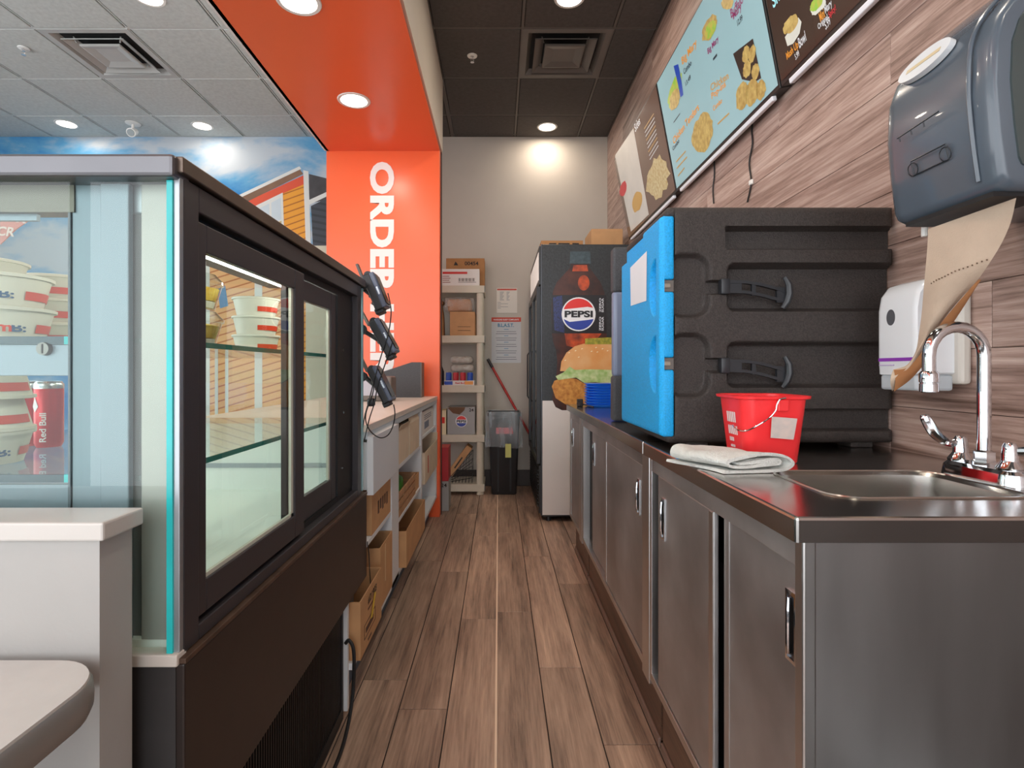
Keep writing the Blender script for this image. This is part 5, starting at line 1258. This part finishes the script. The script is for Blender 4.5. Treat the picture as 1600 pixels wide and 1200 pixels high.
def redcan(label, x, y, z, ang):
    tt = can('energy_drink_can', label, x, y, z, mat('can_red_gloss', (206, 36, 44), .25, .3), 'red cans in the display case', .137, .0255)
    MB().lathe([(.0258, .122), (.0258, .131), (.0225, .136)], (x, y, z), 22).build('silver_band', M_silv, tt)
    text('Red Bull', (0, 0, 0), (1, 0, 0), (0, 0, 1), mat('can_white_print', (236, 230, 230), .4), tt, h=.012, w=.06, bold=.02)
    lt = [c_ for c_ in tt.children if c_.name.startswith('lettering')][0]
    # turn the word upright round the can
    for v in lt.data.vertices:
        w_ = v.co+BASE[tt.name]; a_, c_ = w_.x, w_.z; th = ang-c_/.026
        v.co = Vector((x+.0264*math.cos(th), y+.0264*math.sin(th), z+.012+a_))-BASE[tt.name]
    flat('emblem', [Vector((x+.0266*math.cos(ang-.9+u), y+.0266*math.sin(ang-.9+u), z+v_)) for u, v_ in ((-.25, .085), (.05, .073), (.35, .085), (.05, .105))], mat('can_white_print', (0, 0, 0)), tt)
    return tt
redcan('red energy drink can nearest the steel upright on the lower glass shelf', -.945, 1.15, zs2, -1.05)
redcan('red energy drink can half hidden behind the paper bowls on the lower shelf', -1.005, 1.165, zs2, -1.05)
redcan('red energy drink can deep in the lower shelf behind the sliding door', -.76, 1.22, .7005, -1.0)
# ================================================================== half wall and table at the left
M_pony = mat('half_wall_paint', (176, 174, 170), .7, var=.03, vscale=8, bump=.05, bscale=150); M_qtz = mat('white_quartz', (206, 202, 196), .25, var=.02)
pw_ = box('wall_partition_low', M_pony, -2.2, -.517, .709, .772, 0, .887); tag(pw_, kind='structure')
cp = box('trim_5', M_qtz, -2.2, -.506, .700, .781, .887, .911, bev=.003); tag(cp, kind='structure')
t = thing('dining_table', 'white table top with a rounded grey edge against the half wall', 'table', (-1.0, .4, 0))
def tbl(ins, k=10):
    x1, y1, r = -.475-ins, .694-ins, .075-ins*.5; x0, y0 = -1.35, -.12
    pts = [(x0, y0), (x1-.02, y0)]
    pts += [(x1, y0+.02)]+[(x1-r+r*math.cos(math.radians(a)), y1-r+r*math.sin(math.radians(a))) for a in [90*i/k for i in range(k+1)]]+[(x0, y1)]
    return pts
zt_ = .741
MB().loft([[(x, y, zt_-.004) for x, y in tbl(.004)], [(x, y, zt_) for x, y in tbl(.0045)]]).build('table_top', mat('white_laminate', (200, 198, 194), .4, var=.02, vscale=50), t)
MB().loft([[(x, y, zt_+dz) for x, y in tbl(i_)] for i_, dz in ((.014, -.047), (.004, -.044), (.0005, -.034), (0, -.022), (.001, -.008), (.0035, -.0035))]).build('edge_band', mat('grey_edge_band', (150, 148, 144), .35, .3, var=.04), t)
MB().cyl((-.95, .3, .02), (-.95, .3, zt_-.047), .04, n=20).build('pedestal', M_case_blk, t); MB().lathe([(0, .03), (.05, .03), (.24, .012), (.25, 0)], (-.95, .3, 0), 28).build('foot', M_case_blk, t)
# ================================================================== white order counter with open bays
M_lam = mat('white_counter_laminate', (222, 224, 226), .4, var=.03, vscale=3); M_lamw = mat('warm_counter_top', (224, 212, 200), .3, var=.03)
CF = -.465
t = thing('order_counter', 'white order counter with open shelf bays along the aisle', 'counter', (-.85, 3.0, 0))
box('counter_top', M_lamw, -1.24, CF+.004, 1.935, 4.128, .888, .914, t, bev=.002)
box('top_edge', mat('grey_white_edge', (190, 198, 204), .4), CF-.016, CF+.001, 1.935, 4.126, .862, .888, t)
box('back_panel', M_lam, -.90, -.885, 1.93, 4.125, .05, .888, t)
for (ya, yb_) in ((2.385, 2.55), (3.285, 3.335), (4.07, 4.125)): box('divider', M_lam, -.885, CF, ya, yb_, .15, .888, t, bev=.0015)
box('near_end_panel', M_lam, -.885, CF-.012, 1.728, 1.745, .03, .372, t)
box('bottom_board', M_lam, -.885, CF, 1.745, 4.07, .15, .172, t, bev=.0015)
for (ya, yb_, z) in ((1.94, 2.385, .495), (2.55, 3.285, .66), (2.55, 3.285, .41), (3.335, 4.07, .70), (3.335, 4.07, .405)): box('shelf_board', M_lam, -.885, CF-.003, ya, yb_, z-.018, z, t, bev=.001)
box('toe_kick', mat('blue_grey_kick', (76, 92, 106), .5), -.885, -.525, 1.75, 4.12, .001, .149, t)
dr = box('drawer_front', M_lam, CF-.002, CF+.022, 1.937, 2.40, .664, .872, t, bev=.002); box('drawer_box', M_lam, -.83, CF-.002, 1.95, 2.38, .68, .85, dr)
M_cd = M_card
t = carton('cardboard_box', 'cardboard box printed #21903 with a yellow sticker sticking out of the lowest bay', -.78, -.444, 1.76, 2.075, .1725, .36, M_cd, True, ())
f9 = Frame((-.444, 1.76, .1725), (0, 1, 0), (0, 0, 1))
text('#21903', f9.pt(.10, .135), f9.r, f9.u, M_ink, t, h=.028, w=.13, bold=.02)
flat('yellow_sticker', [f9.pt(.13, .075, .002), f9.pt(.16, .07, .002), f9.pt(.215, .135, .002), f9.pt(.19, .145, .002)], mat('yellow_sticker', (226, 190, 50), .5), t)
for (u0, u1, v0, v1) in ((.05, .21, .04, .043), (.05, .21, .085, .088), (.05, .053, .04, .088), (.207, .21, .04, .088), (.07, .18, .055, .072), (.10, .15, .015, .022), (.10, .17, .118, .124)): MB().box(-.4442, -.4432, 1.76+u0, 1.76+u1, .1725+v0, .1725+v1).build('printed_mark', mat('brown_ink2', (92, 62, 44), .7), t)
box('grey_content', mat('foil_grey', (176, 178, 178), .3, .5), -.70, -.50, 1.79, 1.90, .18, .375, t, bev=.01)
t = carton('cardboard_box', 'open cardboard box in the lowest bay behind the printed one', -.80, -.462, 2.14, 2.378, .1725, .41, M_cd, True, ())
box('tape', mat('tan_tape', (206, 170, 120), .4), -.4625, -.461, 2.22, 2.24, .25, .40, t)
box('hand_hole', mat('hole_dark', (60, 40, 28), .8), -.66, -.58, 2.1388, 2.1402, .365, .378, t)
t = carton('cardboard_box', 'closed cardboard box on the shelf under the white drawer', -.80, -.468, 2.02, 2.37, .4955, .655, M_cd)
for k in range(5): MB().box(-.4685, -.4672, 2.12+.04*k, 2.145+.04*k, .55+.01*(k % 2), .60).build('printed_mark', MATS['brown_ink2'], t)
M_tan = mat('pale_cardboard', (216, 196, 170), .7, var=.06, vscale=14)
carton('cardboard_box', 'torn-topped pale box at the near end of the upper middle bay', -.80, -.470, 2.57, 2.86, .6605, .82, M_tan, True, (('x1', .03, 25), ('y0', .035, -20)))
carton('cardboard_box', 'torn-topped pale box at the far end of the upper middle bay', -.80, -.468, 2.89, 3.22, .6605, .825, M_tan, True, (('x1', .03, -15),))
t = thing('wooden_crate', 'slatted wooden crate with green packets in the middle bay', 'crate', (-.63, 2.8, .41))
for k in range(3):
    z = .4105+k*.042
    box('slat', mat('crate_wood', (178, 134, 96), .6, var=.15, vscale=20), -.478, -.470, 2.57, 3.10, z, z+.030, t); box('slat', MATS['crate_wood'], -.78, -.772, 2.57, 3.10, z, z+.030, t); box('slat', MATS['crate_wood'], -.772, -.478, 2.57, 2.578, z, z+.03, t); box('slat', MATS['crate_wood'], -.772, -.478, 3.092, 3.10, z, z+.03, t)
for y in (2.59, 3.07): box('corner_block', MATS['crate_wood'], -.492, -.478, y, y+.016, .4105, .535, t)
for k, (y, lb) in enumerate(((2.66, 'green packet at the near end of the wooden crate'), (2.80, 'green packet second from the near end of the wooden crate'))):
    o = MB().box(-.60, -.50, y, y+.10, .425, .572-.01*k, .03, 4).build('green_packet', mat('green_packet', (70, 130, 50), .4, var=.35, vscale=30), base=(-.55, y+.05, .425)); tag(o, lb, 'packet', 'green packets')
carton('cardboard_tray', 'shallow tan cardboard tray in the far half of the middle bay', -.78, -.476, 3.115, 3.27, .4105, .50, M_cd, True)
t = carton('long_cardboard_box', 'long open cardboard box sticking out of the bottom middle bay', -.80, -.436, 2.59, 3.24, .1725, .345, M_cd, True, (('x0', .05, -60),))
t = carton('white_carton', 'white carton with a blue printed panel in the top far bay', -.80, -.475, 3.40, 3.98, .7005, .845, M_cardw)
box('blue_panel', mat('carton_blue', (120, 130, 150), .5), -.4756, -.474, 3.50, 3.72, .73, .775, t)
for k in range(3): box('printed_line', M_ln, -.4756, -.474, 3.5, 3.85, .79+.012*k, .795+.012*k, t)
t = carton('pale_box', 'pale carton with red print leaning out of the far bay', -.80, -.452, 3.36, 4.04, .4055, .60, M_tan, True, (('x0', .05, 20), ('y1', .05, 10)))
box('red_print', mat('red_ink', (0, 0, 0)), -.4528, -.4512, 3.50, 3.53, .45, .56, t)
# machines on the counter
M_mach = mat('dark_grey_fabric_case', (70, 68, 70), .55, var=.1, vscale=80); M_mach2 = mat('grey_machine_case', (112, 102, 96), .5, var=.05)
t = thing('order_terminal', 'large dark grey wedge shaped terminal on the counter by the orange wall', 'terminal', (-.66, 3.95, .914))
a_, c_ = P(612, 570, 3.9), P(657, 567, 3.9)
MB().prism([(-.94, 3.90, .9145), (-.555, 3.90, .9145), (-.555, 3.90, 1.165), (-.62, 3.90, 1.165), (-.94, 3.90, 1.06)], (0, .13, 0)).build('body', M_mach, t); box('side_cheek', M_mach2, -.556, -.548, 3.90, 4.03, .9145, 1.164, t, bev=.002)
t = thing('receipt_printer', 'smaller grey receipt printer in front of the wedge shaped terminal', 'printer', (-.78, 3.5, .914))
MB().box(-.86, -.665, 3.40, 3.56, .9145, 1.07, .012, 3).build('body', M_mach2, t); box('front_plate', mat('pale_lilac_plate', (190, 186, 196), .4), -.855, -.70, 3.396, 3.402, .95, 1.05, t, bev=.002)
# ------------------------------------------------------------------ three card terminals on the far end of the case
M_pos = mat('terminal_black', (34, 33, 36), .4, var=.06); M_posb = mat('terminal_blue_grey', (96, 104, 124), .25, var=.04); M_cab = mat('black_cable', (0, 0, 0))
def card_terminal(top, bot, width, label, YY, ball):
    a, c = P(*top, YY), P(*bot, YY)          # axis of the device, top to bottom
    d = (c-a).normalized(); n = Vector((-d.z, 0, d.x))            # n: to the right, the screen side
    L_ = (c-a).length/2; mid = (a+c)/2
    t = thing('card_terminal', label, 'card terminal', tuple(mid), 'card terminals on the display case')
    th = width*YY/FPX/2; yv = Vector((0, 1, 0))
    MB().obox(mid-n*th*.35, d*L_, yv*.036, n*th*.62, .006, 3).build('body', M_pos, t)
    MB().obox(mid+n*th*.45, d*L_*.97, yv*.038, n*th*.36, .005, 3).build('screen_shell', M_posb, t)
    MB().obox(mid+n*th*.86, d*L_*.80, yv*.034, n*th*.08, .001).build('screen', mat('screen_black', (16, 16, 18), .1), t)
    MB().obox(mid+n*th*.45-yv*.0385+d*L_*.05, d*.014, yv*.001, n*.003).build('side_button', M_silv, t)
    MB().cyl(a-n*th*.1-yv*.034+d*.008, a-n*th*.1+yv*.034+d*.008, th*.6, n=16).build('paper_roll_lid', M_pos, t)
    MB().obox(a-n*th*1.15-d*.022, d*.030, yv*.010, n*.005, .002).build('holder_arm', mat('arm_grey', (96, 88, 84), .4, .5), t)
    MB().obox(c-n*th*.55+d*.001, d*.010, yv*.028, n*th*.6, .003).build('base_clip', M_pos, t)
    for k in (-.3, .1, .5): MB().cyl(mid-n*th*1.05+d*L_*k-yv*.012, mid-n*th*1.05+d*L_*k+yv*.012, .006, n=10).build('clamp_screw', mat('arm_grey', (0, 0, 0)), t)
    pb = P(*ball, YY)
    MB().tube([Vector((-.478, CY1+.016, pb.z)), pb, mid-n*th*.95], .008, 10).build('mount_arm', M_pos, t)
    MB().lathe([(0, -.014), (.010, -.010), (.014, 0), (.010, .010), (0, .014)], tuple(pb), 14).build('ball_joint', M_pos, t)
    MB().cyl((-.478, CY1+.007, pb.z), (-.478, CY1+.016, pb.z), .018, n=16).build('mount_plate', M_pos, t)
    return t
card_terminal((578, 429), (600, 484), 22, 'highest of the three black card terminals on the display case end', 1.98, (566, 450))
card_terminal((586, 500), (616, 554), 21, 'middle one of the three black card terminals on the display case end', 1.98, (568, 517))
card_terminal((583, 573), (610, 628), 19, 'lowest of the three black card terminals on the display case end', 1.98, (569, 588))
for pts, lb in (([(606, 458), (610, 476), (611, 492), (607, 520), (598, 548), (590, 575), (583, 600), (576, 628), (569, 655), (565, 690)], 'thin black cable running down from the highest card terminal'),
                ([(613, 535), (606, 556), (598, 580), (590, 604), (585, 630), (577, 655), (569, 690)], 'thin black cable running down from the middle card terminal'),
                ([(585, 590), (583, 612), (577, 630), (572, 645), (572, 660), (580, 675), (594, 684), (607, 679), (615, 662), (617, 645), (615, 632)], 'looped black cable hanging from the lowest card terminal')):
    w3 = [P(x, y, 1.936) for i, (x, y) in enumerate(pts)]
    o = MB().tube(bez(w3, 60), .0022, 6).build('terminal_cable', M_cab, base=w3[-1]); tag(o, lb, 'cable', 'card terminal cables')
t = thing('cable_junction', 'black cable adapter on the end of the display case below the card terminals', 'adapter', tuple(P(579, 630, 1.96)))
q = P(580, 628, 1.96); MB().box(q.x-.014, q.x+.014, q.y-.012, q.y+.012, q.z-.016, q.z+.014, .008, 3).build('body', M_pos, t)
# power cord of the case on the floor
pts = [Vector((-.483, 1.726, .245)), Vector((-.470, 1.724, .255)), Vector((-.452, 1.71, .22)), Vector((-.449, 1.68, .10)), Vector((-.452, 1.60, .02)), Vector((-.455, 1.45, .006)), Vector((-.462, 1.25, .006)), Vector((-.465, 1.1, .006))]
o = MB().tube(bez(pts, 60), .0055, 8).build('power_cord', M_cab, base=pts[-1]); tag(o, 'black power cord drooping from the display case grille to the floor', 'cord')
pts = [P(571, 846, 1.9), P(576, 850, 1.9), P(577, 865, 1.92), P(574, 885, 1.93), P(576, 905, 1.94), P(581, 915, 1.95)]
pts = [Vector((-.455, p.y, p.z)) for p in pts]
o = MB().tube(bez(pts, 30), .0018, 6).build('thin_wire', M_cab, base=pts[-1]); tag(o, 'thin black wire dangling over the boxes beside the display case', 'cable')
